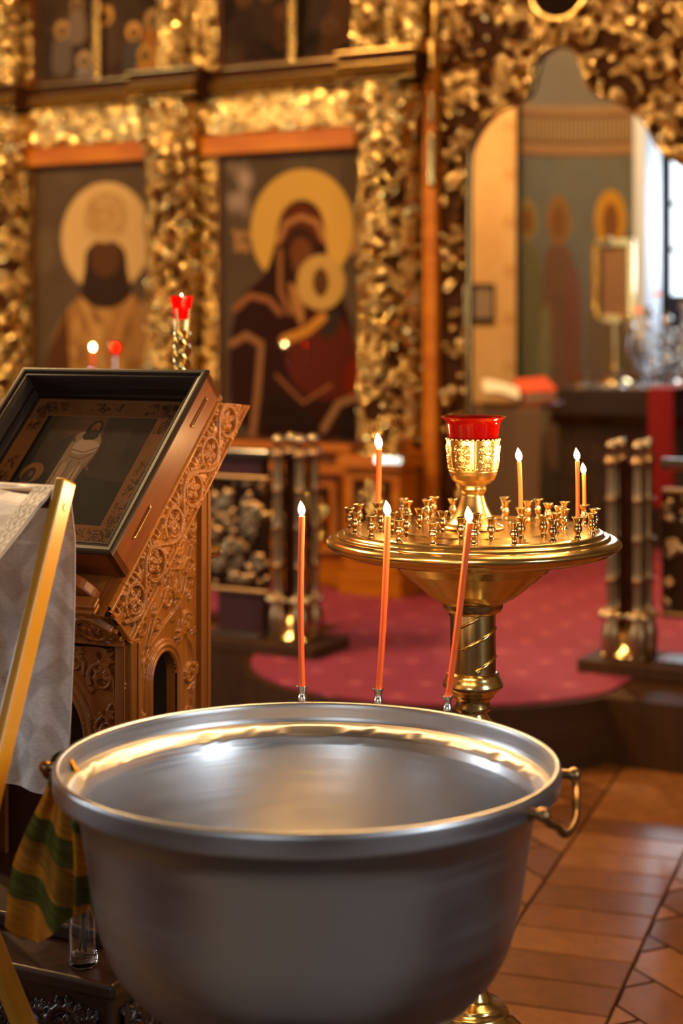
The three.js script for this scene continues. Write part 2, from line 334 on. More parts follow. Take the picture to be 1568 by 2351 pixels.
function sideWindow(name, s, y, t, face, wide = 0.4) {
  const g = new THREE.Group(); g.name = name; g.userData.kind = 'structure'; g.position.copy(church(s, y, t)); g.rotation.y = TURN + (face === 0 ? Math.PI : face > 0 ? Math.PI / 2 : -Math.PI / 2); g.scale.x = wide / 0.4; scene.add(g);
  mesh('window_pane', bx(-0.4, 0.4, 0, 1.8, 0.02, 0.03), dayPane, g);
  mesh('window_frame', [bx(-0.5, -0.4, -0.1, 1.9, 0, 0.09), bx(0.4, 0.5, -0.1, 1.9, 0, 0.09), bx(-0.5, 0.5, -0.1, 0, 0, 0.09), bx(-0.5, 0.5, 1.8, 1.9, 0, 0.09), bx(-0.02, 0.02, 0, 1.8, 0.03, 0.06), bx(-0.4, 0.4, 0.88, 0.92, 0.03, 0.06)], walnut, g);
}
sideWindow('window_1', -8.5, 1.1, 0.52, 1);
sideWindow('window_2', 3.5, 1.0, 1.2, -1);

sideWindow('window_4', 0.4, 1.2, -5.2, 0, 0.8);

// raised solea with the round ambo in front of the royal doors
const PLAT = 0.205;
const arc = (cx, cy, r, a0, a1, n = 28) => Array.from({ length: n + 1 }, (_, i) => { const a = (a0 + (a1 - a0) * i / n) * Math.PI / 180; return [cx + r * Math.cos(a), cy + r * Math.sin(a)]; });
{
  const o = [[-8.5, 4.82], [-3.05, 4.82], ...arc(-2.4, 5.08, 0.7, 202, 338), [-1.75, 4.82], [3.5, 4.82], [3.5, 11], [-8.5, 11]];
  struct('solea_platform', extr(o, PLAT).rotateX(-Math.PI / 2), stepWood, V(0, 0, 0), TURN);
  const c = [[-3.02, 4.9], ...arc(-2.4, 5.08, 0.67, 200, 340), [-1.76, 4.9], [-1.76, 5.45], [0.6, 5.45], [0.6, 6.3], [-1.75, 6.3], [-1.75, 10.5], [-3.0, 10.5], [-3.0, 6.25], [-6.2, 6.25], [-6.2, 5.5], [-3.02, 5.5]];
  const pile = tex(512, 512, (u, v) => {
    const n = noise(u * 60, v * 60, 60, 60) * 0.25 + noise(u * 200, v * 200, 200, 200) * 0.25;
    const cu = (u * 4) % 1 - 0.5, cv = ((v * 4) + (Math.floor(u * 4) % 2) * 0.5) % 1 - 0.5, r = Math.hypot(cu, cv), spot = r < 0.1 ? 0.55 : r > 0.16 && r < 0.19 ? 0.2 : 0;
    return mix3(mix3([0.46, 0.09, 0.17], [0.64, 0.20, 0.31], n * 2), [0.85, 0.5, 0.48], spot);
  }, true, 1.25, 1.25);
  const cp = mesh('carpet', extr(c, 0.008).rotateX(-Math.PI / 2), std({ map: pile, roughness: 0.85, sheen: 1, sheenColor: new THREE.Color(0.7, 0.25, 0.35), sheenRoughness: 0.4 }));
  cp.position.y = PLAT; cp.rotation.y = TURN;
  tag(cp, 'crimson patterned carpet covering the round raised step', 'carpet');
}

// ------------------------------------------------------------------ iconostasis
const S0 = -3.5, ICO_T = 6.36;                         // local x = s - S0, local z = towards the nave
const ico = thing('iconostasis', 'gilded carved icon screen with twisted columns and cornice', 'iconostasis', church(S0, 0, ICO_T), TURN);
const L = (s) => s - S0;
const stuffPart = (m) => { m.userData.kind = 'stuff'; return m; };
mesh('back_board', [bx(L(-6.6), L(-3.06), PLAT, 3.3, -0.12, -0.03)], darkIconWood, ico);
function carvedColumn(s, z, r, y0, y1, H, dense, name = 'carved_column') {
  const wdt = Math.PI * 1.35 * r, F = new Field(wdt, y1 - y0, 0.0036), hh = y1 - y0;
  for (const k of [0, 1, 2]) {                        // three vines climbing round
    const pts = []; for (let i = 0; i <= 60; i++) { const f = i / 60; pts.push([((f * 3.1 + k / 3) % 1) * wdt, f * hh, 0.008]); }
    for (let i = 0; i < 60; i++) if (pts[i + 1][0] > pts[i][0]) F.stroke([pts[i], pts[i + 1]], H * 0.6);
  }
  F.scatter(dense * 1.6, 0.017, H); F.flakes(dense * 4, 0.008, 0.015, 0.8, H); F.berries(dense * 0.5, 0.008, 0.014);
  const g = F.geo((x, y, h) => { const a = (x / wdt - 0.5) * Math.PI * 1.35, R = r + h; return [L(s) + R * Math.sin(a), y0 + y, z + R * Math.cos(a)]; }, raised(0.003));
  const c = mesh(name, new THREE.CylinderGeometry(r + 0.002, r + 0.002, hh, 32).translate(L(s), (y0 + y1) / 2, z), brownGround, ico);
  stuffPart(mesh('foliage_carving', g, gold, c));
  return c;
}
function carvedPanel(name, s0, s1, y0, y1, z, draw, cell = 0.0045, mat = gold) {
  const F = new Field(s1 - s0, y1 - y0, cell);
  draw(F, s1 - s0, y1 - y0);
  const p = mesh(name, bx(L(s0), L(s1), y0, y1, z - 0.03, z), brownGround, ico);
  stuffPart(mesh('foliage_carving', F.geo(flat(L(s0), y0, z), raised(0.002)), mat, p));
  return p;
}
const rope = (s, z, y0, y1, r) => {                     // beaded edge strip
  const gs = []; for (let y = y0; y < y1; y += r * 1.9) gs.push(new THREE.SphereGeometry(r, 7, 5).translate(L(s), y, z));
  return gs;
};
// main tier: columns, pilasters behind them, capitals
const capMetal = std({ color: new THREE.Color(0.55, 0.47, 0.36), metalness: 1, roughness: 0.16 });
const COLS = [[-5.37, 0.10], [-4.376, 0.10], [-3.262, 0.105]];
for (const [s, r] of COLS) {
  carvedColumn(s, 0.075, r, 0.86, 2.13, 0.026, 150);
  mesh('column_base', lathe(curve([[0, 0.80], [r + 0.045, 0.80], [r + 0.045, 0.825], [r + 0.02, 0.835], [r + 0.03, 0.85], [r, 0.865], [0, 0.87]], 5), 32).translate(L(s), 0, 0.075), gold, ico);
  mesh('capital', lathe([[0, 2.12], [r + 0.01, 2.12], [r + 0.025, 2.135], [r + 0.012, 2.15], [r + 0.012, 2.15], [r + 0.006, 2.2], [r + 0.03, 2.33], [r + 0.045, 2.36], [r + 0.045, 2.375], [0, 2.375]], 32).translate(L(s), 0, 0.075), goldDull, ico);
  const F = new Field(Math.PI * 1.3 * r, 0.21, 0.0045); F.scatter(50, 0.018, 0.024); F.flakes(130, 0.008, 0.015, 0.8, 0.024);
  stuffPart(mesh('capital_leaves', F.geo((x, y, h) => { const a = (x / (Math.PI * 1.3 * r) - 0.5) * Math.PI * 1.3, R = r + 0.012 + y * 0.1 + h; return [L(s) + R * Math.sin(a), 2.15 + y, 0.075 + R * Math.cos(a)]; }, raised(0.003)), gold, ico));
  mesh('pedestal', [rbx(L(s) - 0.15, L(s) + 0.15, PLAT, 0.30, -0.03, 0.24, 0.008), rbx(L(s) - 0.13, L(s) + 0.13, 0.30, 0.74, -0.03, 0.21, 0.006)], iconWood, ico);
  mesh('pedestal_cap', rbx(L(s) - 0.155, L(s) + 0.155, 0.745, 0.80, -0.03, 0.245, 0.01, 3), iconWood, ico);
  const cap = mesh('metal_strip', extr([[-0.02, 0.776], [0.012, 0.776], [0.0085, 0.802], [-0.02, 0.802]], 0.13).rotateY(-Math.PI / 2).translate(0.065, 0, 0), capMetal, ico);
  cap.position.set(L(s) + 0.10, 0, 0.245); cap.rotation.y = -0.1;
  carvedPanel('pedestal_carving', s - 0.09, s + 0.09, 0.36, 0.70, 0.215, (f, w, h) => { f.scatter(10, 0.03, 0.02); }, 0.006);
}
for (const [a, b] of [[-5.30, -5.255], [-4.325, -4.165], [-3.20, -3.09]]) {
  carvedPanel('pilaster', a, b, 0.83, 2.14, -0.005, (f, w, h) => { for (let y = 0.05; y < h; y += 0.075) f.leaf(w * 0.5, y, Math.PI / 2, Math.min(0.07, w * 0.75), 0.016, 5, 0.5, 0.2); f.scatter(Math.round(w * 300), 0.014, 0.012); f.flakes(Math.round(w * 1600), 0.007, 0.013, 0.7, 0.014); });
  stuffPart(mesh('bead_edging', rope(b - 0.008, 0.004, 0.84, 2.13, 0.0062), goldDull, ico));
}
stuffPart(mesh('bead_edging', rope(-3.41 - 0.755, 0.0, 0.84, 2.13, 0.0058), goldDull, ico));
// beams over the icons, friezes, cornice
const BAYS = [[-5.32, -4.55], [-4.235, -3.43]];
for (const [a, b] of BAYS) {
  mesh('lintel', rbx(L(a), L(b), 2.125, 2.212, -0.03, 0.055, 0.008), iconWood, ico);
  carvedPanel('frieze', a, b, 2.215, 2.385, 0.03, (f, w, h) => { f.rinceau(0, w, h / 2, h * 0.44, 6, 0.010, 0.024); f.scatter(90, 0.016, 0.024); f.flakes(420, 0.008, 0.015, 0.8, 0.026); });
  mesh('lower_panel', [bx(L(a), L(b), PLAT, 0.80, -0.03, 0.03)], iconWood, ico);
  mesh('lower_panel_moulding', [rbx(L(a) + 0.08, L(b) - 0.08, 0.34, 0.36, 0.03, 0.05), rbx(L(a) + 0.08, L(b) - 0.08, 0.68, 0.70, 0.03, 0.05), rbx(L(a) + 0.08, L(a) + 0.10, 0.34, 0.70, 0.03, 0.05), rbx(L(b) - 0.10, L(b) - 0.08, 0.34, 0.70, 0.03, 0.05)], gold, ico);
  carvedPanel('lower_carving', a + 0.14, b - 0.14, 0.40, 0.64, 0.032, (f, w, h) => { f.scatter(26, 0.035, 0.022); }, 0.006);
  mesh('ledge', rbx(L(a), L(b), 0.795, 0.83, -0.03, 0.10, 0.008), iconWood, ico);
}
{
  // cornice: straight runs over the icons, broken forward over the columns
  const runs = [[-6.2, -5.57, 0.03], [-5.57, -5.22, 0.17], [-5.22, -4.55, 0.05], [-4.55, -4.17, 0.17], [-4.17, -3.45, 0.05], [-3.45, -3.08, 0.17]];
  for (const [a, b, z] of runs) {
    const cr = mesh('cornice', [bx(L(a), L(b), 2.385, 2.503, -0.03, z)], brownGround, ico);
    mesh('cornice_fillet', [rbx(L(a) - 0.004, L(b) + 0.004, 2.503, 2.518, -0.03, z + 0.022, 0.005), rbx(L(a), L(b), 2.455, 2.463, -0.03, z + 0.018, 0.003)], goldDull, cr);
    const ribs = []; for (let s = a + 0.012; s < b; s += 0.0236) ribs.push(new THREE.CylinderGeometry(0.0104, 0.0104, 0.05, 10).rotateX(-0.3).translate(L(s), 2.43, z + 0.026));
    stuffPart(mesh('gadroons', ribs, gold, cr));
    const beads = []; for (let s = a + 0.008; s < b; s += 0.021) beads.push(new THREE.SphereGeometry(0.0088, 8, 6).translate(L(s), 2.393, z + 0.006));
    stuffPart(mesh('bead_row', beads, gold, cr));
  }
}
// upper tier
for (const [s, r] of [[-5.36, 0.06], [-4.38, 0.055], [-3.355, 0.05], [-3.22, 0.035], [-3.135, 0.03]]) carvedColumn(s, 0.07, r, 2.53, 3.1, 0.022, Math.round(r * 900), 'upper_column');
carvedPanel('upper_pilaster', -4.36, -4.17, 2.52, 3.1, 0.0, (f) => { f.scatter(90, 0.017, 0.018); f.flakes(200, 0.008, 0.014, 0.8, 0.018); });
carvedPanel('upper_pilaster', -5.6, -5.25, 2.52, 3.1, 0.0, (f) => { f.scatter(120, 0.017, 0.018); f.flakes(300, 0.008, 0.014, 0.8, 0.018); });
mesh('upper_wall', bx(L(-3.46), L(-3.06), 2.51, 3.3, -0.03, 0.02), gold, ico);
for (const s of [-4.835, -3.755]) {                     // slender knotted colonnettes that divide the upper icons
  const gs = []; for (let y = 2.53, k = 0; y < 3.1; y += 0.046, k++) { gs.push(ball(0.021, L(s), y, 0.03, 10, 7).scale(1, 1, 1)); gs.push(ball(0.013, L(s) - 0.014, y + 0.02, 0.04, 8, 6), ball(0.013, L(s) + 0.014, y + 0.02, 0.04, 8, 6)); }
  stuffPart(mesh('colonnette', gs, gold, ico));
}
// wooden jamb and gilt rods beside the royal doors
mesh('jamb', [rbx(L(-3.105), L(-3.045), PLAT, 2.56, -0.10, 0.05, 0.006)], iconWood, ico);
for (const [y0, y1] of [[2.2, 2.34], [1.93, 2.17], [2.42, 2.56]]) mesh('gilt_rod', new THREE.CapsuleGeometry(0.017, y1 - y0 - 0.034, 6, 14).translate(L(-3.05), (y0 + y1) / 2, 0.075), gold, ico);
// openwork arch over the royal doors
const ARCH = new THREE.SplineCurve([[-2.915, 0.3], [-2.915, 1.2], [-2.915, 1.95], [-2.895, 2.11], [-2.805, 2.226], [-2.70, 2.272], [-2.638, 2.306], [-2.612, 2.38], [-2.585, 2.455], [-2.504, 2.492], [-2.425, 2.455], [-2.395, 2.37], [-2.36, 2.296], [-2.25, 2.246], [-2.15, 2.17], [-2.08, 2.05], [-1.99, 1.98], [-1.93, 1.9], [-1.92, 1.2], [-1.92, 0.3]].map((p) => V2(...p))).getPoints(150);
{
  const inside = (x, y) => { let c = false; for (let i = 0, j = ARCH.length - 1; i < ARCH.length; j = i++) { const a = ARCH[i], b = ARCH[j]; if ((a.y > y) !== (b.y > y) && x < (b.x - a.x) * (y - a.y) / (b.y - a.y) + a.x) c = !c; } return c || y < 0.3 && x > -2.915 && x < -1.92; };
  const F = new Field(1.5, 3.0, 0.0055, -3.045, 0.22);
  for (let k = 0; k < 3; k++) F.stroke(ARCH.map((p) => [p.x, p.y, 0.012]), 0.035);
  const outside = (x, y) => !inside(x, y) && (y > 1.6 || rnd() < 0.5);
  F.scatter(1000, 0.028, 0.042, outside); F.flakes(1700, 0.010, 0.019, 0.9, 0.042, outside);
  const hole = (x, y) => Math.hypot(x + 2.5, y - 2.72) < 0.12;
  const g = F.geo((x, y, h) => [L(x), y, 0.0 + h], (x, y, h) => h > 0.006 && !inside(x, y) && !hole(x, y) && x < -1.55);
  const out = [[-3.045, 0.22], [-3.045, 3.2], [-1.5, 3.2], [-1.5, 0.22], [-1.92, 0.22], ...[...ARCH].reverse().map((p) => [p.x, p.y]), [-2.915, 0.22]].reverse();
  const a = mesh('royal_arch', extr(out.map(([x, y]) => [L(x), y]), 0.05).translate(0, 0, -0.05), brownGround, ico);
  stuffPart(mesh('scrollwork_carving', g, goldDull, a));
  mesh('arch_edge', tube(ARCH.map((p) => V(L(p.x), p.y, -0.004)), 0.011, 220, 8), goldDull, a);
  mesh('medallion', new THREE.CylinderGeometry(0.115, 0.115, 0.02, 40).rotateX(Math.PI / 2).translate(L(-2.5), 2.72, 0.012), std({ color: 0x1a0e08, roughness: 0.9, specularIntensity: 0.1 }), a);
  mesh('medallion_ring', new THREE.TorusGeometry(0.12, 0.012, 10, 48).translate(L(-2.5), 2.72, 0.02), gold, a);
  for (const [x, y] of [[-2.615, 2.40], [-2.61, 2.365], [-2.392, 2.42], [-2.388, 2.385]]) mesh('gilt_knob', new THREE.CapsuleGeometry(0.012, 0.016, 4, 10).translate(L(x), y, 0.03), gold, a);
}

// ---- painted icons behind glass
const g2 = (x, cx, cy, r0, r1, stops) => { const g = x.createRadialGradient(cx, cy, r0, cx, cy, r1); stops.forEach(([o, c]) => g.addColorStop(o, c)); return g; };
function blobs(x, n, w, h, cols, a = 0.12, r0 = 6, r1 = 60) {
  for (let i = 0; i < n; i++) { x.globalAlpha = a; x.fillStyle = cols[Math.floor(rnd(cols.length))]; x.beginPath(); x.ellipse(rnd(w), rnd(h), rnd(r0, r1), rnd(r0, r1) * 0.6, rnd(3.1), 0, 7); x.fill(); }
  x.globalAlpha = 1;
}
const poly = (x, pts, fill) => { x.fillStyle = fill; x.beginPath(); pts.forEach(([a, b], i) => i ? x.lineTo(a, b) : x.moveTo(a, b)); x.closePath(); x.fill(); };
function soft(x, pts, fill) {                            // closed smooth outline
  x.fillStyle = fill; x.beginPath();
  const n = pts.length, m = (a, b) => [(a[0] + b[0]) / 2, (a[1] + b[1]) / 2]; let p = m(pts[n - 1], pts[0]); x.moveTo(...p);
  for (let i = 0; i < n; i++) { const q = m(pts[i], pts[(i + 1) % n]); x.quadraticCurveTo(...pts[i], ...q); }
  x.fill();
}
const line = (x, pts, w, c) => { x.strokeStyle = c; x.lineWidth = w; x.lineCap = x.lineJoin = 'round'; x.beginPath(); pts.forEach(([a, b], i) => i ? x.lineTo(a, b) : x.moveTo(a, b)); x.stroke(); };
function icon(name, label, s0, s1, y0, y1, draw, W = 512) {
  const w = s1 - s0, h = y1 - y0, H = Math.round(W * h / w);
  const o = thing(name, label, 'icon', church((s0 + s1) / 2, y0, ICO_T).add(V(0, 0, 0)), TURN);
  const t = canvasTex(W, H, draw);
  const pg = new THREE.PlaneGeometry(w, h).translate(0, h / 2, -0.008);
  mesh('painted_panel', pg, std({ map: t, roughness: 0.9, specularIntensity: 0.1 }), o);
  mesh('panel_board', bx(-w / 2, w / 2, 0, h, -0.026, -0.0095), darkIconWood, o);
  mesh('glass_pane', new THREE.PlaneGeometry(w - 0.004, h - 0.004).translate(0, h / 2, 0.004), pane, o);
  mesh('frame_strip', [bx(-w / 2, -w / 2 + 0.014, 0, h, -0.006, 0.01), bx(w / 2 - 0.014, w / 2, 0, h, -0.006, 0.01), bx(-w / 2, w / 2, h - 0.014, h, -0.006, 0.01), bx(-w / 2, w / 2, 0, 0.014, -0.006, 0.01)], darkIconWood, o);
  return o;
}
// picture coordinates in centimetres from the upper left corner of each icon
icon('bishop_icon', 'icon of a crowned bearded bishop with pale gold halo', -5.25, -4.54, 0.83, 2.125, (x, W, H) => {
  const k = W / 71; x.scale(k, k);
  x.fillStyle = '#4e3d2c'; x.fillRect(0, 0, 71, 130); blobs(x, 70, 71, 130, ['#3a2c20', '#7a6248', '#4d3c2b'], 0.12, 4, 14);
  x.fillStyle = '#b8945c'; x.beginPath(); x.arc(43, 35.5, 26.5, 0, 7); x.fill();
  soft(x, [[5, 130], [8, 90], [20, 68], [34, 60], [52, 60], [64, 66], [72, 80], [72, 130]], '#8a6030');
  blobs(x, 0, 71, 130, ['#000'], 0.1);
  for (let i = 0; i < 60; i++) { x.globalAlpha = 0.35; x.fillStyle = ['#b08040', '#6d4820', '#c49a5a', '#5a3818'][i % 4]; x.beginPath(); x.ellipse(rnd(18, 70), rnd(66, 128), rnd(1, 4), rnd(2, 8), rnd(3), 0, 7); x.fill(); } x.globalAlpha = 1;
  poly(x, [[3, 130], [8, 92], [20, 70], [24, 130]], '#4a2a14');
  line(x, [[30, 66], [38, 84], [46, 128]], 3, '#a87c44'); line(x, [[58, 64], [50, 84], [46, 128]], 3, '#9a6c38');
  soft(x, [[31, 40], [43, 36], [55, 40], [56, 54], [60, 62], [52, 68], [43, 70], [34, 68], [27, 62], [31, 52]], '#2e1e14');
  soft(x, [[34, 38], [43, 36], [52, 38], [52, 50], [43, 56], [34, 50]], '#4e2f1a');
  soft(x, [[30, 34], [31, 18], [43, 12], [56, 18], [56, 34], [43, 38]], '#a47e4a');
  line(x, [[31, 34], [43, 36.5], [55, 34]], 3.2, '#b08c58');
  for (let i = 0; i < 26; i++) { x.fillStyle = i % 2 ? '#8a5c26' : '#b89660'; x.beginPath(); x.arc(rnd(33, 53), rnd(17, 33), 0.9, 0, 7); x.fill(); }
});
icon('virgin_icon', 'icon of a veiled mother and haloed child in maroon robes', -4.165, -3.415, 0.83, 2.125, (x, W, H) => {
  const k = W / 75; x.scale(k, k);
  x.fillStyle = '#463727'; x.fillRect(0, 0, 75, 130); blobs(x, 60, 75, 130, ['#3a2c20', '#6d5844', '#47382a'], 0.12, 4, 14);
  for (let i = 0; i < 20; i++) { x.globalAlpha = 0.3; x.fillStyle = '#8f7a68'; x.beginPath(); x.ellipse(rnd(5, 16), rnd(4, 26), 3, 4, 0, 0, 7); x.fill(); } x.globalAlpha = 1;
  for (let i = 0; i < 12; i++) { x.fillStyle = '#8a6238'; x.beginPath(); x.arc(rnd(7, 17), rnd(34, 44), 1.6, 0, 7); x.fill(); x.beginPath(); x.arc(rnd(68, 74), rnd(36, 46), 1.4, 0, 7); x.fill(); }
  x.fillStyle = '#ab833a'; x.beginPath(); x.arc(43, 34.5, 26.6, 0, 7); x.fill();
  soft(x, [[6, 130], [4, 84], [12, 62], [24, 56], [30, 40], [32, 26], [43, 20], [54, 26], [56, 44], [58, 56], [68, 72], [72, 100], [72, 130]], '#26100b');
  soft(x, [[31, 44], [30, 30], [42, 20], [55, 30], [55, 44], [43, 34]], '#4c230f');
  line(x, [[31, 40], [35, 32], [43, 29], [51, 32], [55, 40]], 2.6, '#8f5f34');
  soft(x, [[34, 38], [43, 32], [52, 40], [51, 54], [44, 62], [36, 54]], '#2e1a10');
  soft(x, [[37, 41], [43, 37], [49, 42], [48, 52], [43, 57], [38, 51]], '#5a3218');
  line(x, [[32, 44], [32, 62], [37, 72]], 2.6, '#7a4c28'); poly(x, [[36, 58], [44, 62], [45, 82], [38, 70]], '#8a5c30');
  line(x, [[8, 70], [16, 64], [26, 66], [32, 72]], 3, '#7a4a28'); line(x, [[6, 86], [14, 82], [22, 86], [20, 108], [17, 130]], 3.4, '#7a5230');
  x.fillStyle = '#a07c3e'; x.beginPath(); x.arc(53, 58.5, 12.3, 0, 7); x.fill();
  soft(x, [[49, 55], [53, 51], [57, 55], [57, 62], [53, 66], [49, 62]], '#4a2c14');
  soft(x, [[44, 76], [52, 70], [64, 72], [73, 92], [70, 108], [52, 112], [38, 104], [34, 90]], '#481a0e');
  soft(x, [[52, 72], [64, 70], [62, 82], [52, 84]], '#2c2018');
  line(x, [[34, 84], [46, 80], [54, 74]], 4.5, '#a06a24');
  soft(x, [[66, 92], [74, 92], [74, 112], [64, 108]], '#5e180a');
  line(x, [[54, 124], [62, 112], [74, 108]], 3.4, '#7a5636'); line(x, [[30, 100], [44, 112], [58, 104]], 1.4, '#7a4a2a');
  soft(x, [[60, 130], [64, 114], [75, 112], [75, 130]], '#1c130e'); soft(x, [[22, 130], [24, 104], [50, 118], [56, 130]], '#1e100a');
});
const crowd = (dark, list) => (x, W, H) => {
  const k = W / 70; x.scale(k, k); x.fillStyle = dark; x.fillRect(0, 0, 70, 60); blobs(x, 60, 70, 60, ['#1c120c', '#4a3420', '#33241a'], 0.25, 3, 12);
  for (const [cx, cy, r, robe, halo] of list) { soft(x, [[cx - r * 1.5, cy + r * 5], [cx - r * 1.3, cy + r], [cx, cy], [cx + r * 1.3, cy + r], [cx + r * 1.6, cy + r * 5]], robe); x.fillStyle = halo; x.beginPath(); x.arc(cx, cy, r, 0, 7); x.fill(); x.fillStyle = '#3a2212'; x.beginPath(); x.ellipse(cx, cy + r * 0.2, r * 0.45, r * 0.6, 0, 0, 7); x.fill(); }
};
icon('upper_icon', 'upper icon crowded with small haloed figures in grey and ochre robes', -5.24, -4.45, 2.525, 3.08, crowd('#2c2016', [[14, 26, 4, '#4c4138', '#8a6a3c'], [26, 40, 4, '#5e5550', '#8a7050'], [37, 22, 4.5, '#3a2a22', '#96703a'], [52, 30, 4, '#37302c', '#9a7038'], [62, 26, 4.4, '#7a4a1c', '#86663a'], [58, 40, 4, '#8a5a20', '#8e6a30'], [22, 16, 3.5, '#5a4a3c', '#6a5236']]));
icon('upper_icon', 'dark upper icon with dim haloed figures behind a gilt colonnette', -4.16, -3.45, 2.525, 3.08, crowd('#17100b', [[12, 24, 4, '#241812', '#4a3018'], [24, 22, 4.5, '#2a1c14', '#54361c'], [32, 32, 3.5, '#301c10', '#4a2c1a'], [52, 20, 4.5, '#2c2018', '#4a321e'], [62, 24, 5, '#3a2414', '#523618'], [56, 40, 4, '#34200f', '#46301e']]));

// ------------------------------------------------------------------ sanctuary seen through the royal doors
const cam = (x, y, depth) => V(x, y, -depth);             // right, height, distance from where the photographer stands
{
  const cream = std({ roughness: 0.85, map: tex(512, 512, (u, v) => {
    const n = noise(u * 9, v * 9, 9, 9) * 0.5 + noise(u * 40, v * 40, 40, 40) * 0.3, cu = (u * 4) % 1 - 0.5, cv = (v * 4 + (Math.floor(u * 4) % 2) * 0.5) % 1 - 0.5, r = Math.hypot(cu, cv);
    return mix3(mix3([0.86, 0.70, 0.47], [0.80, 0.60, 0.36], n), [0.62, 0.38, 0.16], r < 0.13 && r > 0.04 ? 0.35 : 0);
  }, true, 0.9, 0.9) });
  struct('wall_sanctuary', bx(-0.2, 1.005, PLAT, 3.9, -9.7, -9.55), cream);
  // apse wall, hollow towards us
  const R = 0.62, cx = 1.442, cz = -(10.16 - R), seg = (y0, y1, r, mat, name, th0 = -42, th1 = 42) => {
    const g = new THREE.CylinderGeometry(r, r, y1 - y0, 40, 1, true, Math.PI - th1 * Math.PI / 180, (th1 - th0) * Math.PI / 180).translate(cx, (y0 + y1) / 2, cz);
    return struct(name, g, mat);
  };
  const fresco = canvasTex(768, 1024, (x, W, H) => {
    x.translate(W, 0); x.scale(-1, 1);
    x.fillStyle = '#6b6a62'; x.fillRect(0, 0, W, H); blobs(x, 120, W, H, ['#4f5654', '#7c776a', '#6a5c48', '#5a6468'], 0.15, 20, 90);
    poly(x, [[0, 700], [W, 640], [W, H], [0, H]], '#4a3c2a'); blobs(x, 0, W, H, ['#000']);
    for (const [cx2, r, robe, halo, a] of [[110, 60, '#6a6444', '#8a7440', 1], [290, 68, '#70503e', '#8a6030', 1], [560, 82, '#6a5a48', '#c08a20', 1]]) {
      soft(x, [[cx2 - r * 1.6, 900], [cx2 - r * 1.5, 420], [cx2 - r, 250], [cx2 + r, 250], [cx2 + r * 1.5, 420], [cx2 + r * 1.5, 900]], robe);
      x.fillStyle = halo; x.beginPath(); x.ellipse(cx2, 190, r, r * 1.05, 0, 0, 7); x.fill();
      x.fillStyle = '#7a4a1c'; x.beginPath(); x.ellipse(cx2, 195, r * 0.5, r * 0.65, 0, 0, 7); x.fill();
    }
    soft(x, [[330, 300], [420, 330], [400, 860], [300, 880]], '#74483a'); soft(x, [[180, 420], [260, 430], [240, 800], [170, 800]], '#7c7556');
    blobs(x, 140, W, H, ['#55503f', '#7a6a4c', '#4a4a44'], 0.1, 10, 60);
  });
  seg(PLAT, 2.41, R, std({ map: fresco, roughness: 0.85 }), 'apse_wall');
  const key = canvasTex(1024, 128, (x, W, H) => {
    x.fillStyle = '#7a5c3e'; x.fillRect(0, 0, W, H); x.fillStyle = '#9a7a56'; x.fillRect(0, 0, W, 22); x.fillRect(0, 104, W, 24); x.fillStyle = '#6a3e1c'; x.fillRect(0, 22, W, 5); x.fillRect(0, 100, W, 5);
    for (let i = 0; i < 34; i++) { x.fillStyle = '#b0946a'; x.fillRect(i * 30 + 3, 34, 14, 58); x.fillStyle = '#3e2814'; x.fillRect(i * 30 + 19, 34, 9, 58); }
  });
  seg(2.41, 2.70, R - 0.01, std({ map: key, roughness: 0.85 }), 'apse_frieze');
  struct('apse_cornice', new THREE.TorusGeometry(R, 0.016, 8, 48, 84 * Math.PI / 180).rotateX(-Math.PI / 2).rotateY(48 * Math.PI / 180).translate(cx, 2.41, cz), std({ color: 0x9a6a40, roughness: 0.8 }));
  struct('apse_conch', new THREE.SphereGeometry(R + 0.25, 32, 16, Math.PI, Math.PI, 0, Math.PI / 2).scale(1, 1.2, 1).translate(cx, 2.70, cz + 0.1), std({ color: 0x7d7468, roughness: 0.9 }));
  // window bay on the right: splayed reveal, dark frame, bright panes
  struct('window_reveal', extr([[1.70, -9.62], [1.76, -9.6], [1.965, -10.2], [1.9, -10.22]].map(([a, b]) => [a, -b]), 3.7).rotateX(-Math.PI / 2).translate(0, PLAT, 0), std({ color: 0xd8dde4, roughness: 0.8 }));
  const w3 = new THREE.Group(); w3.name = 'window_3'; w3.userData.kind = 'structure'; w3.position.copy(cam(2.42, 1.55, 10.4)); w3.rotation.y = -0.15; scene.add(w3);
  mesh('window_pane', bx(-0.34, 0.5, 0, 0.86, -0.02, -0.01), dayPane, w3);
  mesh('window_frame', [bx(-0.42, -0.34, -0.08, 0.95, -0.05, 0.03), bx(0.5, 0.58, -0.08, 0.95, -0.05, 0.03), bx(-0.42, 0.58, 0.86, 0.95, -0.05, 0.03), bx(-0.42, 0.58, -0.08, 0, -0.05, 0.03), bx(-0.34, 0.5, 0.27, 0.30, -0.02, 0.02), bx(-0.34, 0.5, 0.56, 0.59, -0.02, 0.02), bx(0.06, 0.09, 0, 0.86, -0.02, 0.02)], walnut, w3);
  struct('wall_apse_right', bx(1.98, 3.2, PLAT, 3.9, -10.7, -10.5), walnut);
  const l = new THREE.RectAreaLight(COOL, 14, 0.8, 0.84); l.position.copy(cam(2.40, 1.98, 10.33)); l.lookAt(cam(1.6, 1.6, 6)); l.name = 'window_daylight'; scene.add(l);
  // small framed picture on the cream wall
  const p = thing('wall_picture', 'small dark framed picture on the cream sanctuary wall', 'picture', cam(0.817, 1.375, 9.54));
  mesh('frame', [bx(-0.068, -0.052, 0, 0.22, -0.01, 0.012), bx(0.052, 0.068, 0, 0.22, -0.01, 0.012), bx(-0.068, 0.068, 0, 0.02, -0.01, 0.012), bx(-0.068, 0.068, 0.2, 0.22, -0.01, 0.012)], frameDark, p);
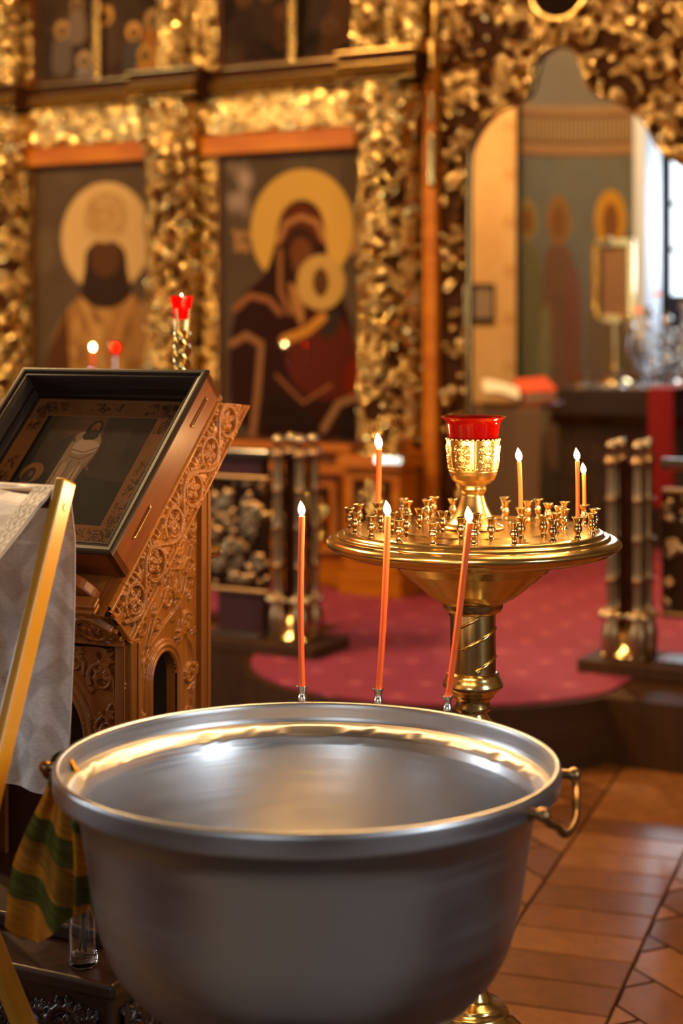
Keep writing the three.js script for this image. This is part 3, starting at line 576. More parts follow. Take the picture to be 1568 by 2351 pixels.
  mesh('print', bx(-0.053, 0.053, 0.02, 0.2, -0.008, 0.002), std({ color: 0x8f7a66, roughness: 0.4 }), p);
  // lectern with white cloth and orange book
  const b = thing('sanctuary_lectern', 'small draped lectern standing inside the sanctuary', 'lectern', cam(0.86, PLAT, 8.1), TURN);
  mesh('post', lathe([[0.2, 0], [0.2, 0.03], [0.05, 0.06], [0.04, 0.5], [0.06, 0.7], [0.1, 0.74]], 24), oak, b);
  mesh('top', rbx(-0.18, 0.18, 0.74, 0.77, -0.16, 0.16, 0.006), oak, b);
  mesh('drape', extr([[-0.17, 0.1], [0.17, 0.1], [0.19, 0.745], [-0.19, 0.745]], 0.012, 0.004).translate(0, 0, 0.155), std({ color: 0x9a7a54, roughness: 0.8 }), b);
  const wc = mesh('white_cloth', (() => { const g = new THREE.PlaneGeometry(0.17, 0.18, 20, 14); const q = g.attributes.position; for (let i = 0; i < q.count; i++) q.setZ(i, 0.04 + 0.03 * Math.cos(q.getX(i) * 9) + 0.01 * Math.sin(q.getY(i) * 40 + q.getX(i) * 20)); g.computeVertexNormals(); return [g, g.clone().translate(0, 0, -0.012)]; })(), std({ color: 0xe6d9c0, roughness: 0.8 }));
  wc.rotation.set(-1.25, 0.1, 0); wc.position.copy(cam(0.765, 0.985, 8.02)); tag(wc, 'crumpled white cloth on the sanctuary lectern', 'cloth');
  const ob = thing('orange_book', 'orange covered book leaning beside the white cloth', 'book', cam(0.945, 1.005, 8.1), 0.2);
  mesh('cover', [rbx(-0.085, 0.085, 0.0, 0.012, -0.09, 0.09, 0.003), rbx(-0.085, 0.085, 0.05, 0.062, -0.09, 0.09, 0.003), rbx(-0.089, -0.08, 0, 0.062, -0.09, 0.09, 0.003)], std({ color: 0xd2491c, roughness: 0.6 }), ob);
  mesh('pages', bx(-0.08, 0.08, 0.01, 0.052, -0.085, 0.085), std({ color: 0xd8c4a0, roughness: 0.9 }), ob);
  ob.rotation.x = 0.35;
  // altar table, gold shrine, red runner, candelabrum
  const at = thing('altar_table', 'dark brocaded altar table with fringed top edge', 'altar', cam(1.78, PLAT, 8.75), TURN);
  mesh('cover', [rbx(-0.52, 0.6, 0, 0.80, -0.4, 0.4, 0.01)], std({ color: 0x4a3118, roughness: 0.7, map: tex(128, 128, (u, v) => 0.6 + 0.5 * noise(u * 12, v * 12, 12, 12), true, 4, 4) }), at);
  mesh('top_cloth', rbx(-0.55, 0.63, 0.68, 0.825, -0.43, 0.43, 0.012), std({ color: 0x33231a, roughness: 0.75 }), at);
  const fr = []; for (let i = 0; i < 100; i++) fr.push(box(0.006, 0.05, 0.006, -0.54 + i * 0.0117, 0.66, 0.432)); for (let i = 0; i < 72; i++) fr.push(box(0.006, 0.05, 0.006, -0.552, 0.66, -0.42 + i * 0.0117));
  stuffPart(mesh('fringe', fr, goldDull, at));
  const rr = mesh('red_runner', [rbx(-0.065, 0.065, 0.25, 0.84, 0, 0.012, 0.004), rbx(-0.065, 0.065, 0.83, 0.842, -0.3, 0.01, 0.004)], std({ color: 0x9c0f08, roughness: 0.7 }));
  rr.position.copy(cam(1.575, PLAT, 8.15)); rr.rotation.y = TURN; tag(rr, 'narrow red runner hanging over the altar front', 'runner');
  const sh = thing('gold_shrine', 'gold framed shrine with pale picture on the altar', 'shrine', cam(1.50, 1.03, 9.1), TURN * 0.5);
  mesh('frame', [...Array.from({ length: 12 }, (_, i) => ball(0.026, -0.095, 0.40 + i * 0.032, 0.035)), ball(0.028, -0.085, 0.365, 0.03), ball(0.028, 0.06, 0.365, 0.03), ball(0.026, -0.04, 0.795, 0.03), rbx(-0.11, -0.075, 0.36, 0.80, -0.02, 0.02), rbx(0.075, 0.11, 0.36, 0.80, -0.02, 0.02), rbx(-0.11, 0.11, 0.34, 0.38, -0.02, 0.02), rbx(-0.11, 0.11, 0.76, 0.80, -0.02, 0.02)], gold, sh);
  mesh('picture', bx(-0.08, 0.08, 0.38, 0.77, -0.015, 0.005), std({ color: 0x8a6438, roughness: 0.5 }), sh);
  mesh('stem', lathe([[0.09, 0], [0.09, 0.02], [0.02, 0.04], [0.02, 0.34]], 20), brass, sh);
  // silver candelabrum
  const cd = thing('silver_candelabrum', 'many branched silver candelabrum with small red lamps', 'candelabrum', cam(1.84, 1.03, 8.9), 0.1);
  mesh('stem', lathe(curve([[0.1, 0], [0.1, 0.02], [0.03, 0.05], [0.02, 0.2], [0.035, 0.24], [0.015, 0.3], [0.015, 0.42]], 4), 20), silver, cd);
  for (let i = 0; i < 7; i++) {
    const k = i - 3, x = k * 0.1, y = 0.36 + (i % 2) * 0.05 - Math.abs(k) * 0.02;
    const br = mesh('branch', tube([[0, 0.08, 0], [x * 0.6, 0.06, 0.02], [x, 0.16, 0.02], [x, y, 0.02]], 0.008, 20, 8), silver, cd);
    mesh('cup', lathe(curve([[0, -0.01], [0.022, 0], [0.03, 0.02], [0.018, 0.035], [0.026, 0.05]], 4), 16).translate(x, y, 0.02), silver, br);
    for (let j = 0; j < 5; j++) mesh('knop', ball(0.022, x * (0.55 + j * 0.1) + (j % 2 ? 0.02 : -0.015), 0.1 + j * 0.05 + (i % 3) * 0.015, 0.04), silver, br);
  }
  for (const [x, y] of [[-0.265, 0.405], [-0.165, 0.49]]) { const r = mesh('red_lamp', ball(0.018, x, y, 0.05), new THREE.MeshStandardMaterial({ color: 0x300000, emissive: new THREE.Color(1, 0.16, 0.04), emissiveIntensity: 1.6 }), cd); r.userData.label = 'small glowing red lamp glass'; }
  for (let i = 0; i < 16; i++) {
    const c2 = mesh('altar_goblet', lathe(curve([[0.022, 0], [0.006, 0.01], [0.006, 0.035], [0.02, 0.05], [0.024, 0.075]], 4), 16), i % 3 ? silver : brass);
    const a = i * 0.075; c2.position.copy(cam(1.24 + a * 0.6, 1.03, 8.62 - a * 0.1 + (i % 2) * 0.09)); tag(c2, 'small metal goblet in the row on the altar edge', 'goblet', 'goblets along the altar edge');
  }
}

// ------------------------------------------------------------------ solea balustrade
function balustrade(name, label, s, t, dir, len) {
  const o = thing(name, label, 'balustrade', church(s, PLAT, t), TURN);
  mesh('curb', rbx(Math.min(-0.14 * dir, dir * len), Math.max(-0.14 * dir, dir * len), 0, 0.05, -0.14, 0.12, 0.008), stepWood, o);
  for (const x0 of [0, dir * (len - 0.1)]) {
    for (const [dx, dz] of [[-0.045, 0.045], [0.045, 0.045], [-0.045, -0.045], [0.045, -0.045]]) {
      const col = lathe(curve([[0.03, 0.05], [0.034, 0.13], [0.02, 0.18], [0.026, 0.2], [0.018, 0.22], [0.019, 0.30], [0.027, 0.31], [0.019, 0.32], [0.019, 0.43], [0.028, 0.44], [0.019, 0.45], [0.019, 0.56], [0.027, 0.57], [0.019, 0.58], [0.019, 0.68], [0.03, 0.69], [0.022, 0.71], [0.024, 0.72]], 3), 14);
      const c = mesh('colonnette', col.translate(x0 + dx, 0, dz), brassDark, o);
      mesh('finial', ball(0.021, x0 + dx, 0.745, dz), cupBrass, c);
      for (const [ax, az] of [[0.026, 0.012], [-0.026, 0.012], [0, 0.03]]) mesh('knob', ball(0.016, x0 + dx + ax, 0.19, dz + az, 10, 7), cupBrass, c);
    }
    mesh('post_core', [rbx(x0 - 0.03, x0 + 0.03, 0.05, 0.70, -0.03, 0.03, 0.004)], brownGround, o);
    mesh('post_foot', [lathe([[0.0, 0], [0.1, 0], [0.1, 0.012], [0.07, 0.05], [0.06, 0.12], [0, 0.12]], 4).rotateY(Math.PI / 4).translate(x0, 0.05, 0)], brass, o);
  }
  const a = Math.min(dir * 0.11, dir * (len - 0.2)), b = Math.max(dir * 0.11, dir * (len - 0.2));
  mesh('rail', [rod(V(a, 0.688, 0), V(b, 0.688, 0), 0.02, 24)], std({ color: 0x9a948c, roughness: 0.17, metalness: 1 }), o);
  mesh('foot_plate', [rbx(a, b, 0.05, 0.062, -0.06, 0.075, 0.003)], std({ color: 0x8a8480, roughness: 0.16, metalness: 0.9 }), o);
  mesh('rail_bar', [rod(V(a, 0.60, 0), V(b, 0.60, 0), 0.011), rod(V(a, 0.2, 0), V(b, 0.2, 0), 0.011)], brassDark, o);
  const F = new Field(b - a, 0.38, 0.007); F.scatter(Math.round((b - a) * 170), 0.022, 0.014); F.berries(Math.round((b - a) * 90), 0.006, 0.011);
  const p = mesh('panel', bx(a, b, 0.21, 0.59, -0.012, 0), std({ color: 0x2c1a0c, roughness: 0.9, specularIntensity: 0.1 }), o);
  stuffPart(mesh('panel_lattice', F.geo((x, y, h) => [a + x, 0.21 + y, h], raised(0.005)), brassDark, p));
}
balustrade('balustrade', 'brass and dark lattice balustrade left of the carpeted opening', -2.93, 4.96, -1, 2.2);
balustrade('balustrade', 'brass and dark lattice balustrade right of the carpeted opening', -1.81, 5.22, 1, 2.2);
{
  const c = mesh('plum_banner', extr([[-0.09, 0], [0.09, 0], [0.085, 0.62], [-0.085, 0.62]], 0.03, 0.01), std({ color: 0x40282c, roughness: 0.9, specularIntensity: 0.15 }));
  c.position.copy(church(-3.16, PLAT + 0.06, 5.0)); c.rotation.y = TURN; tag(c, 'dark plum cloth hanging against the left balustrade', 'cloth');
}

// ------------------------------------------------------------------ baptismal font
const FX = -0.042, FZ = -2.043;
const font = thing('baptismal_font', 'large brushed aluminium baptismal basin with flat rim band', 'font', V(FX, 0, FZ));
{
  const outer = [[0.300, 0.7735], [0.2905, 0.761], [0.2825, 0.748], [0.277, 0.731], [0.272, 0.70], [0.2655, 0.655], [0.258, 0.615], [0.245, 0.575], [0.222, 0.54], [0.185, 0.508], [0.14, 0.487], [0.09, 0.474], [0.045, 0.47], [0.0, 0.469]];
  const inner = [[0.0, 0.474], [0.05, 0.475], [0.10, 0.481], [0.15, 0.497], [0.19, 0.521], [0.22, 0.553], [0.242, 0.592], [0.256, 0.64], [0.266, 0.69], [0.2735, 0.731], [0.278, 0.752], [0.2835, 0.764]];
  const o2 = curve(outer, 5), i2 = curve(inner, 5);
  mesh('bowl', toCreasedNormals(lathe([...i2, ...[[0.2895, 0.770], [0.296, 0.7738], [0.3, 0.7752]]], 128), 0.9), aluminium, font);
  mesh('bowl_outside', lathe([...o2], 128), aluminium, font);
  // rim band: flat ring, rolled at its upper edge
  const band = [[0.2985, 0.7735], [0.3005, 0.776], [0.3015, 0.782], [0.302, 0.794], [0.3025, 0.7985], [0.304, 0.8012], [0.3065, 0.8025], [0.309, 0.8015], [0.3105, 0.799], [0.311, 0.7955], [0.311, 0.780], [0.3105, 0.7755], [0.3085, 0.773], [0.300, 0.7722], [0.2985, 0.7735]];
  mesh('rim_band', lathe(band, 128), aluminium, font);
  for (const a of [141, 177, 100, 75, 40, 300, 250]) {
    const r = mesh('rivet', new THREE.SphereGeometry(0.0042, 12, 8, 0, 6.3, 0, 1.57).rotateZ(Math.PI / 2).translate(-0.3012, 0.788, 0), silver, font);
    r.rotation.y = Math.PI + a * Math.PI / 180;
  }
  mesh('pedestal', lathe(curve([[0.06, 0.475], [0.055, 0.44], [0.035, 0.40], [0.03, 0.25], [0.045, 0.2], [0.035, 0.16], [0.09, 0.06], [0.15, 0.03], [0.155, 0.0]], 6), 48), aluminium, font);
  for (const [i, ang] of [[0, -19], [1, 161]]) {        // drop handles on two lugs
    const h = new THREE.Group(); h.name = 'handle'; font.add(h);
    const A = (d) => (ang + d) * Math.PI / 180, P = (d, r, y) => V(r * Math.cos(A(d)), y, -r * Math.sin(A(d)));
    for (const d of [-16, 16]) {
      mesh('lug', [rod(P(d, 0.306, 0.787), P(d, 0.325, 0.786), 0.0055), ball(0.0085, ...P(d, 0.327, 0.786).toArray())], brassDark, h);
    }
    mesh('bail', tube([P(-16, 0.327, 0.786), P(-14, 0.329, 0.774), P(-10, 0.329, 0.764), P(-7, 0.329, 0.752), P(-3, 0.329, 0.746), P(3, 0.329, 0.746), P(7, 0.329, 0.752), P(10, 0.329, 0.764), P(14, 0.329, 0.774), P(16, 0.327, 0.786)], 0.0048, 60, 10), brassDark, h);
  }
}

// ------------------------------------------------------------------ candles
function candle(label, base, top, r, lean, flameH, group, power = 0.25) {
  const o = thing('candle', label, 'candle', base, 0, group), d = top.clone().sub(base);
  const bow = V(-d.z, 0, d.x).multiplyScalar(0); bow.x = lean;
  const path = [0, 0.25, 0.5, 0.75, 1].map((f) => d.clone().multiplyScalar(f).add(bow.clone().multiplyScalar(Math.sin(Math.PI * f))));
  mesh('wax_stick', [tube(path, r, 40, 14), new THREE.SphereGeometry(r * 1.03, 14, 8).scale(1, 0.4, 1).translate(...path[4].toArray())], wax, o);
  const tip = path[4];
  mesh('wick', rod(tip.clone(), tip.clone().add(V(0.0006, 0.006, 0)), 0.0009, 6), wickMat, o);
  const pts = curve([[0.0008, 0], [0.0040, 0.003], [0.0058, 0.008], [0.0050, 0.0145], [0.0022, 0.0205], [0.0002, 0.024]], 5).map(([a, b]) => [a * flameH / 0.024, b * flameH / 0.024]);
  const fl = mesh('flame', lathe(pts, 14), flameMat, o);
  fl.position.copy(tip).add(V(0.0003, 0.0012, 0)); fl.rotation.z = lean * 6 + 0.12;
  const l = new THREE.PointLight(new THREE.Color(1, 0.58, 0.22), power); l.position.copy(tip).add(V(0, flameH * 0.5, 0)); l.castShadow = true; l.shadow.radius = 0.3; l.name = 'candle_flame'; o.add(l);
  return o;
}
const cupProfile = [[0.0, 0.0], [0.0052, 0.0], [0.0058, 0.0015], [0.0042, 0.004], [0.0036, 0.0075], [0.0062, 0.0115], [0.0072, 0.0155], [0.0062, 0.0195], [0.0052, 0.022], [0.0058, 0.026], [0.0082, 0.0315], [0.0094, 0.033], [0.0088, 0.0338], [0.0066, 0.031], [0.0052, 0.026], [0.0046, 0.022], [0, 0.021]];
const RIM = 0.802;
for (const [a, x, z, tx, label] of [[0, -0.0557, 2.355, -0.0562, 'left of the three tall orange candles on the basin rim'], [1, 0.0522, 2.340, 0.0655, 'middle of the three tall orange candles on the basin rim'], [2, 0.1472, 2.292, 0.1770, 'rightmost leaning orange candle on the basin rim']]) {
  const c = mesh('rim_candle_cup', lathe(curve(cupProfile.map(([r, y]) => [r * 0.9, y]), 3), 20), silver, font);
  c.position.set(x - FX, RIM - 0.012, -z - FZ);
  const clip = mesh('cup_clip', bx(-0.002, 0.002, -0.02, 0.002, -0.003, 0.006), silver, c);
  candle(label, V(x, RIM + 0.012, -z), V(tx, [1.064, 1.066, 1.0625][a], -z), 0.0045, [-0.0022, 0.0016, 0.001][a], 0.0215, 'candles on the basin rim');
}

// ------------------------------------------------------------------ candle stand beside the font
const SX = 0.2106, SZ = -2.65;
{
  const st = thing('candle_stand', 'round brass candle stand with many small empty sockets', 'candle stand', V(SX, 0, SZ));
  mesh('tray', lathe([[0, 1.012], [0.055, 1.012], [0.10, 1.0115], [0.13, 1.011], [0.135, 1.0125], [0.14, 1.011], [0.195, 1.010], [0.201, 1.0115], [0.206, 1.009], [0.206, 1.009], [0.2085, 1.0035], [0.213, 1.0045], [0.2175, 1.003], [0.2185, 0.9995], [0.2185, 0.9995], [0.226, 0.999], [0.2325, 0.9955], [0.2358, 0.9915], [0.236, 0.9885], [0.2345, 0.9865]], 96), brass, st);
  mesh('tray_underside', lathe([[0.2345, 0.9865], [0.226, 0.979], [0.20, 0.970], [0.165, 0.9635], [0.135, 0.960]], 96), brass, st);
  mesh('bowl', lathe([[0.135, 0.960], [0.129, 0.957], [0.12, 0.945], [0.116, 0.944], [0.100, 0.929], [0.0975, 0.9285], [0.0805, 0.913], [0.066, 0.902], [0.055, 0.896], [0.050, 0.8945], [0.0478, 0.892], [0.0478, 0.887], [0.044, 0.880], [0.0375, 0.8765]], 64), brass, st);
  mesh('stem', lathe([[0.0366, 0.878], [0.0366, 0.782]], 40), brass, st);
  for (const [y, a0, a1] of [[0.852, -1.0, 0.2], [0.823, -0.6, 1.2], [0.790, 0.05, 1.2], [0.84, 2.6, 4.4]]) {       // raised spiral fins on the stem
    const pts = []; for (let i = 0; i <= 16; i++) { const f = i / 16, a = a0 + (a1 - a0) * f; pts.push(V(0.0372 * Math.sin(a), y + (a - a0) * 0.018, 0.0372 * Math.cos(a))); }
    mesh('spiral_fin', tube(pts, 0.0026, 28, 8), brass, st);
  }
  mesh('knop', lathe([[0.0366, 0.783], [0.0415, 0.781], [0.0425, 0.776], [0.045, 0.771], [0.0485, 0.764], [0.0475, 0.759], [0.041, 0.754], [0.036, 0.748], [0.033, 0.746], [0.033, 0.743], [0.028, 0.740], [0.0265, 0.733], [0.029, 0.728], [0.028, 0.722], [0.022, 0.716], [0.034, 0.70], [0.034, 0.68], [0.024, 0.66], [0.024, 0.42], [0.034, 0.40], [0.034, 0.38], [0.022, 0.36], [0.018, 0.30]], 48), brass, st);
  mesh('base', lathe([...curve([[0.018, 0.30], [0.021, 0.28], [0.029, 0.262]], 5), [0.034, 0.257], [0.046, 0.2545], [0.048, 0.251], [0.047, 0.248], [0.054, 0.245], [0.0575, 0.240], [0.057, 0.236], [0.065, 0.229], [0.077, 0.219], [0.095, 0.195], [0.105, 0.16], [0.11, 0.10], [0.15, 0.05], [0.17, 0.03], [0.172, 0.0]], 64), brass, st);
  const cups = [[-0.198, 0.073], [-0.190, 0.134], [-0.183, 0.020], [-0.166, 0.182], [-0.150, 0.092], [-0.152, -0.010], [-0.127, 0.233], [-0.113, 0.161], [-0.109, -0.072], [-0.104, -0.025], [-0.133, 0.134], [-0.089, 0.078], [-0.071, -0.050], [-0.057, -0.094], [-0.079, 0.267], [-0.056, 0.120], [-0.028, -0.062], [-0.034, 0.205], [-0.020, 0.267], [-0.006, 0.153], [0.010, 0.213], [0.059, -0.088], [0.056, -0.034], [0.038, 0.267], [0.069, 0.070], [0.055, 0.200], [0.092, -0.031], [0.112, -0.062], [0.091, 0.174], [0.120, 0.005], [0.098, 0.230], [0.114, 0.142], [0.131, 0.050], [0.150, -0.019], [0.134, 0.092], [0.139, 0.200], [0.174, 0.029], [0.182, 0.087], [0.168, 0.147]];
  const g = lathe(curve(cupProfile, 3), 18);
  for (const [x, dz] of cups) {
    const c = mesh('candle_cup', g, cupBrass, st), depth = (2.65 - dz) * 1.034;
    c.position.set((x + SX) * 1.034 - SX, 1.0098, -depth - SZ);
    c.rotation.y = rnd(6);
  }
  const cc = (px, py) => V(px, 0, py);
  const onTray = (x, dz) => [(x + SX) * 1.034, (2.65 - dz) * 1.034];
  for (const [x, dz, y1, r, fh, tx, label] of [[-0.152, -0.010, 1.131, 0.0046, 0.026, 0.002, 'single tall candle at the back left of the brass tray'], [0.069, 0.070, 1.1165, 0.0034, 0.022, -0.0025, 'thin lit candle right of the red lamp on the tray'], [0.139, 0.200, 1.1285, 0.0032, 0.020, -0.0005, 'taller of the two lit candles at the tray right edge'], [0.174, 0.029, 1.093, 0.0031, 0.018, -0.001, 'shorter of the two lit candles at the tray right edge']]) {
    const [X, D] = onTray(x, dz);
    candle(label, V(X, 1.036, -D), V(X + tx, y1, -D), r, 0.0004, fh, 'candles on the brass stand');
  }
  // oil lamp in the middle of the tray
  const lamp = thing('oil_lamp', 'embossed gilt goblet lamp holding a red glass', 'lamp', V(SX, 1.0125, SZ));
  mesh('foot', lathe([[0, 0], [0.050, 0], [0.0505, 0.002], [0.047, 0.005], [0.043, 0.0065], ...curve([[0.040, 0.008], [0.032, 0.018], [0.024, 0.034], [0.0185, 0.052]], 5), [0.0175, 0.0555], [0.020, 0.0575], [0.0215, 0.0615], [0.022, 0.0635], [0.0215, 0.0645], [0.0215, 0.0695], [0.0225, 0.070]], 48), gilt, lamp);
  const R = (y) => { const p = [[0.070, 0.0225], [0.0725, 0.028], [0.078, 0.0342], [0.086, 0.0375], [0.0905, 0.0385], [0.10, 0.0396], [0.12, 0.0414], [0.1425, 0.0430]]; for (let i = 0; i < p.length - 1; i++) if (y <= p[i + 1][0]) return p[i][1] + (p[i + 1][1] - p[i][1]) * (y - p[i][0]) / (p[i + 1][0] - p[i][0]); return 0.0430; };
  const pr = []; for (let i = 0; i <= 40; i++) { const y = 0.070 + 0.0205 * i / 40; pr.push([R(y), y]); }
  mesh('cup_bowl', lathe([...pr, [0.0392, 0.0912], [0.0392, 0.0922], [0.0386, 0.093]], 48), gilt, lamp);
  const wdt = 2 * Math.PI * 0.041, F = new Field(wdt, 0.052, 0.00058), n = 6, U = wdt / n;
  for (let i = 0; i < n; i++) {
    const x = i * U;
    for (let y = 0.003; y < 0.05; y += 0.0028) { F.bead(x, y, 0.00125, 0.0012); if (i === n - 1) F.bead(x + U, y, 0.00125, 0.0012); }
    for (const [sy, d] of [[0.036, 1], [0.018, -1]]) { F.spiral(x + U * 0.3, sy, 0.0065, d > 0 ? 4 : 2, 1.6, d, 0.0014, 0.0016, 0.2); F.spiral(x + U * 0.7, sy, 0.0065, d > 0 ? 5.4 : 0.9, 1.6, -d, 0.0014, 0.0016, 0.2); }
    F.leaf(x + U * 0.5, 0.024, Math.PI / 2, 0.018, 0.0016, 3, 0.6, 0.14); F.leaf(x + U * 0.5, 0.027, -Math.PI / 2, 0.018, 0.0016, 3, 0.6, 0.14);
    F.leaf(x + U * 0.5, 0.005, Math.PI / 2, 0.010, 0.0014, 5, 0.5, 0.16); for (let k = 0; k < 6; k++) F.bead(x + U * (k + 0.5) / 6, 0.0035, 0.0013, 0.0012);
    for (let k = 0; k < 5; k++) F.bead(x + U * (k + 0.5) / 5, 0.0508, 0.0022, 0.0012);
  }
  mesh('embossed_cup', F.geo((x, y, h) => { const a = x / wdt * 2 * Math.PI, yy = 0.0925 + y, r = R(yy) + h; return [r * Math.sin(a), yy, r * Math.cos(a)]; }, (x, y, h) => y < 0.0495 || h > 0.0003), gilt, lamp);
  const gl = [[0, 0.098], [0.034, 0.10], [0.0395, 0.142], [0.0405, 0.1505], [0.0412, 0.152], [0.043, 0.166], [0.0455, 0.173], [0.0505, 0.1765], [0.0525, 0.1775], [0.0522, 0.1787], [0.0495, 0.1785], [0.0435, 0.1755], [0.0408, 0.166], [0.0385, 0.15], [0.0375, 0.142], [0.032, 0.103], [0, 0.101]];
  mesh('red_glass', lathe(gl, 64), redGlass, lamp);
}

// ------------------------------------------------------------------ carved lectern with the icon case
const LT = -27 * Math.PI / 180, LP = V(-0.3184, 0, -2.5);          // its right front corner
{
  const lec = thing('carved_lectern', 'carved oak lectern with sloping top and arched side panel', 'lectern', LP, LT);
  const SL = 44.2 * Math.PI / 180, cs = Math.cos(SL), sn = Math.sin(SL), D0 = -0.006, Y0 = 0.855, LW = 0.43;
  const E = (e1, e2) => [D0 + cs * e1 - sn * e2, Y0 + sn * e1 + cs * e2];     // on the sloping side board: along the slope, across it
  const band = (X, out) => {
    const F = new Field(0.5, 0.086, 0.0011);
    F.rinceau(0.012, 0.45, 0.0415, 0.0305, 6, 0.0044, 0.0125, 1);
    for (const y of [0.0035, 0.0785]) F.stroke([[0, y, 0.0045], [0.5, y, 0.0045]], 0.0075);
    for (const y of [0.0105, 0.0725]) F.stroke([[0, y, 0.0022], [0.5, y, 0.0022]], 0.004);
    F.stroke([[0.004, 0, 0.004], [0.004, 0.083, 0.004]], 0.0075);
    return F.geo((x, y, h) => { const [d, yy] = E(x, y); return [X + out * h, yy, -d]; }, (x, y) => x < 0.497 - y * 0.86 && y < 0.0835, 1);
  };
  const outline = [E(0, 0), E(0.497, 0), E(0.426, 0.0835), E(0, 0.0835)];
  for (const [X, out] of [[0, 1], [-LW, -1]]) {
    const b = mesh('side_board', muv(extr(outline, 0.02).applyMatrix4(new THREE.Matrix4().set(0, 0, 1, out > 0 ? X - 0.0202 : X + 0.0002, 0, 1, 0, 0, -1, 0, 0, 0, 0, 0, 0, 1))), oak, lec);
    mesh('vine_carving', band(X, out), oakCarved, b);
  }
  // front apron, square to the slope and looking down to the nave
  const F = new Field(LW, 0.0835, 0.0013);
  F.rinceau(0.01, LW - 0.02, 0.0425, 0.0295, 6, 0.0042, 0.011, -1);
  F.stroke([[0, 0.004, 0.005], [LW, 0.004, 0.005]], 0.0085); F.stroke([[0, 0.0115, 0.0022], [LW, 0.0115, 0.0022]], 0.004); F.stroke([[0, 0.074, 0.003], [LW, 0.074, 0.003]], 0.006); F.stroke([[0, 0.0795, 0.004], [LW, 0.0795, 0.004]], 0.008);
  const ap = mesh('front_apron', F.geo((x, y, h) => { const [d, yy] = E(-h, y); return [-x, yy, -d]; }), oakCarved, lec);
  mesh('apron_moulding', [0, 1].map((i) => { const [d, y] = E(-0.004 + i * 0.006, 0.088 + i * 0.007); return rbx(-LW + 0.01, -0.012, -0.0035, 0.0035, -0.012, 0.008, 0.003).rotateX(SL).translate(0, y, -d); }), oak, lec);
  // desk board and rounded book stop
  const [dd, dy] = E(0.22, 0.074);
  mesh('desk_board', rbx(-LW, 0, -0.009, 0.009, -0.23, 0.215, 0.003).rotateX(SL).translate(0, dy, -dd), oak, lec);
  const stop = []; for (let i = 0; i <= 10; i++) { const a = i / 10 * Math.PI / 2; stop.push([-0.075 + 0.045 * Math.sin(a), 0.045 * Math.cos(a)]); }
  const [sd, sy] = E(0.030, 0.083);
  mesh('book_stop', extr([[-LW + 0.03, 0], [-LW + 0.03, 0.045], ...stop], 0.012, 0.0035).rotateX(SL).translate(0, sy, -sd), caseWood, lec);
  // side panel with an arched opening, between two posts
  const DP = 0.218, archX = 0.108, archR = 0.034, archTop = 0.823, yb = 0.40;
  const inArch = (x, y, k = 0) => { const yc = archTop - archR * 1.25; return Math.abs(x - archX) < archR + k && (y < yc || Math.hypot((x - archX) / (archR + k), (y - yc) / (archR * 1.25 + k)) < 1); };
  const side = (X, out, detailed) => {
    const P = new Field(DP, 0.70, detailed ? 0.0016 : 0.006, 0, yb);
    const ap2 = (k) => { const p = [], yc = archTop - archR * 1.25; p.push([archX - archR - k, yb]); for (let i = 0; i <= 20; i++) { const a = Math.PI * (1 - i / 20); p.push([archX + (archR + k) * Math.cos(a), yc + (archR * 1.25 + k) * Math.sin(a)]); } p.push([archX + archR + k, yb]); return p; };
    if (detailed) {
      for (const [k, r, h] of [[0.004, 0.004, 0.006], [0.012, 0.0045, 0.007], [0.0185, 0.0028, 0.004]]) P.stroke(ap2(k).map(([x, y]) => [x, y, r]), h);
      const vine = (pts, w) => P.stroke(new THREE.SplineCurve(pts.map((p) => V2(...p))).getPoints(40).map((p, i) => [p.x, p.y, w * (1 - i / 70)]), 0.006, 0.25);
      vine([[0.022, 0.60], [0.03, 0.72], [0.05, 0.82], [0.10, 0.862], [0.155, 0.90], [0.185, 0.98]], 0.0045);
      vine([[0.022, 0.74], [0.02, 0.82], [0.035, 0.86]], 0.004); vine([[0.195, 0.60], [0.19, 0.72], [0.195, 0.80], [0.16, 0.86], [0.15, 0.93], [0.16, 0.99]], 0.0042);
      vine([[0.06, 0.84], [0.08, 0.88], [0.115, 0.92], [0.12, 0.96]], 0.004);
      P.scatter(95, 0.0105, 0.0042, (x, y) => !inArch(x, y, 0.024) && x > 0.02 && x < 0.2);
      for (const [x, y, r, a, d] of [[0.045, 0.872, 0.018, 1, 1], [0.175, 0.86, 0.02, 4, -1], [0.118, 0.905, 0.018, 0, 1], [0.18, 0.945, 0.02, 3, -1], [0.150, 0.985, 0.018, 2, 1], [0.19, 1.01, 0.015, 5, -1], [0.03, 0.79, 0.014, 3, 1], [0.034, 0.72, 0.013, 1, -1], [0.182, 0.775, 0.018, 0, 1], [0.186, 0.70, 0.016, 3, -1], [0.03, 0.65, 0.013, 3, 1], [0.187, 0.63, 0.015, 1, 1], [0.085, 0.87, 0.012, 2, -1], [0.03, 0.56, 0.013, 3, 1], [0.187, 0.55, 0.015, 1, 1]]) {
        P.spiral(x, y, r, a, 1.15, d, r * 0.24, 0.0065, 0.4, 0.25); P.leaf(x, y, a + 2, r * 0.85, 0.0065, 5, 0.7, 0.24); P.leaf(x + r * Math.cos(a), y + r * Math.sin(a), a + d * 0.6, r * 1.1, 0.006, 3, 0.5, 0.22);
      }
    }
    const pnl = mesh('side_panel', P.geo((x, y, h) => [X + out * h, y, -x], (x, y) => !inArch(x, y) && y < Y0 + 0.02 + (x - D0) * sn / cs), oakCarved, lec);
    const pts = ap2(0), pos = [], idx = [];
    pts.forEach(([x, y], i) => { pos.push(X, y, -x, X - out * 0.016, y, -x); if (i) idx.push(2 * i - 2, 2 * i - 1, 2 * i, 2 * i - 1, 2 * i + 1, 2 * i); });
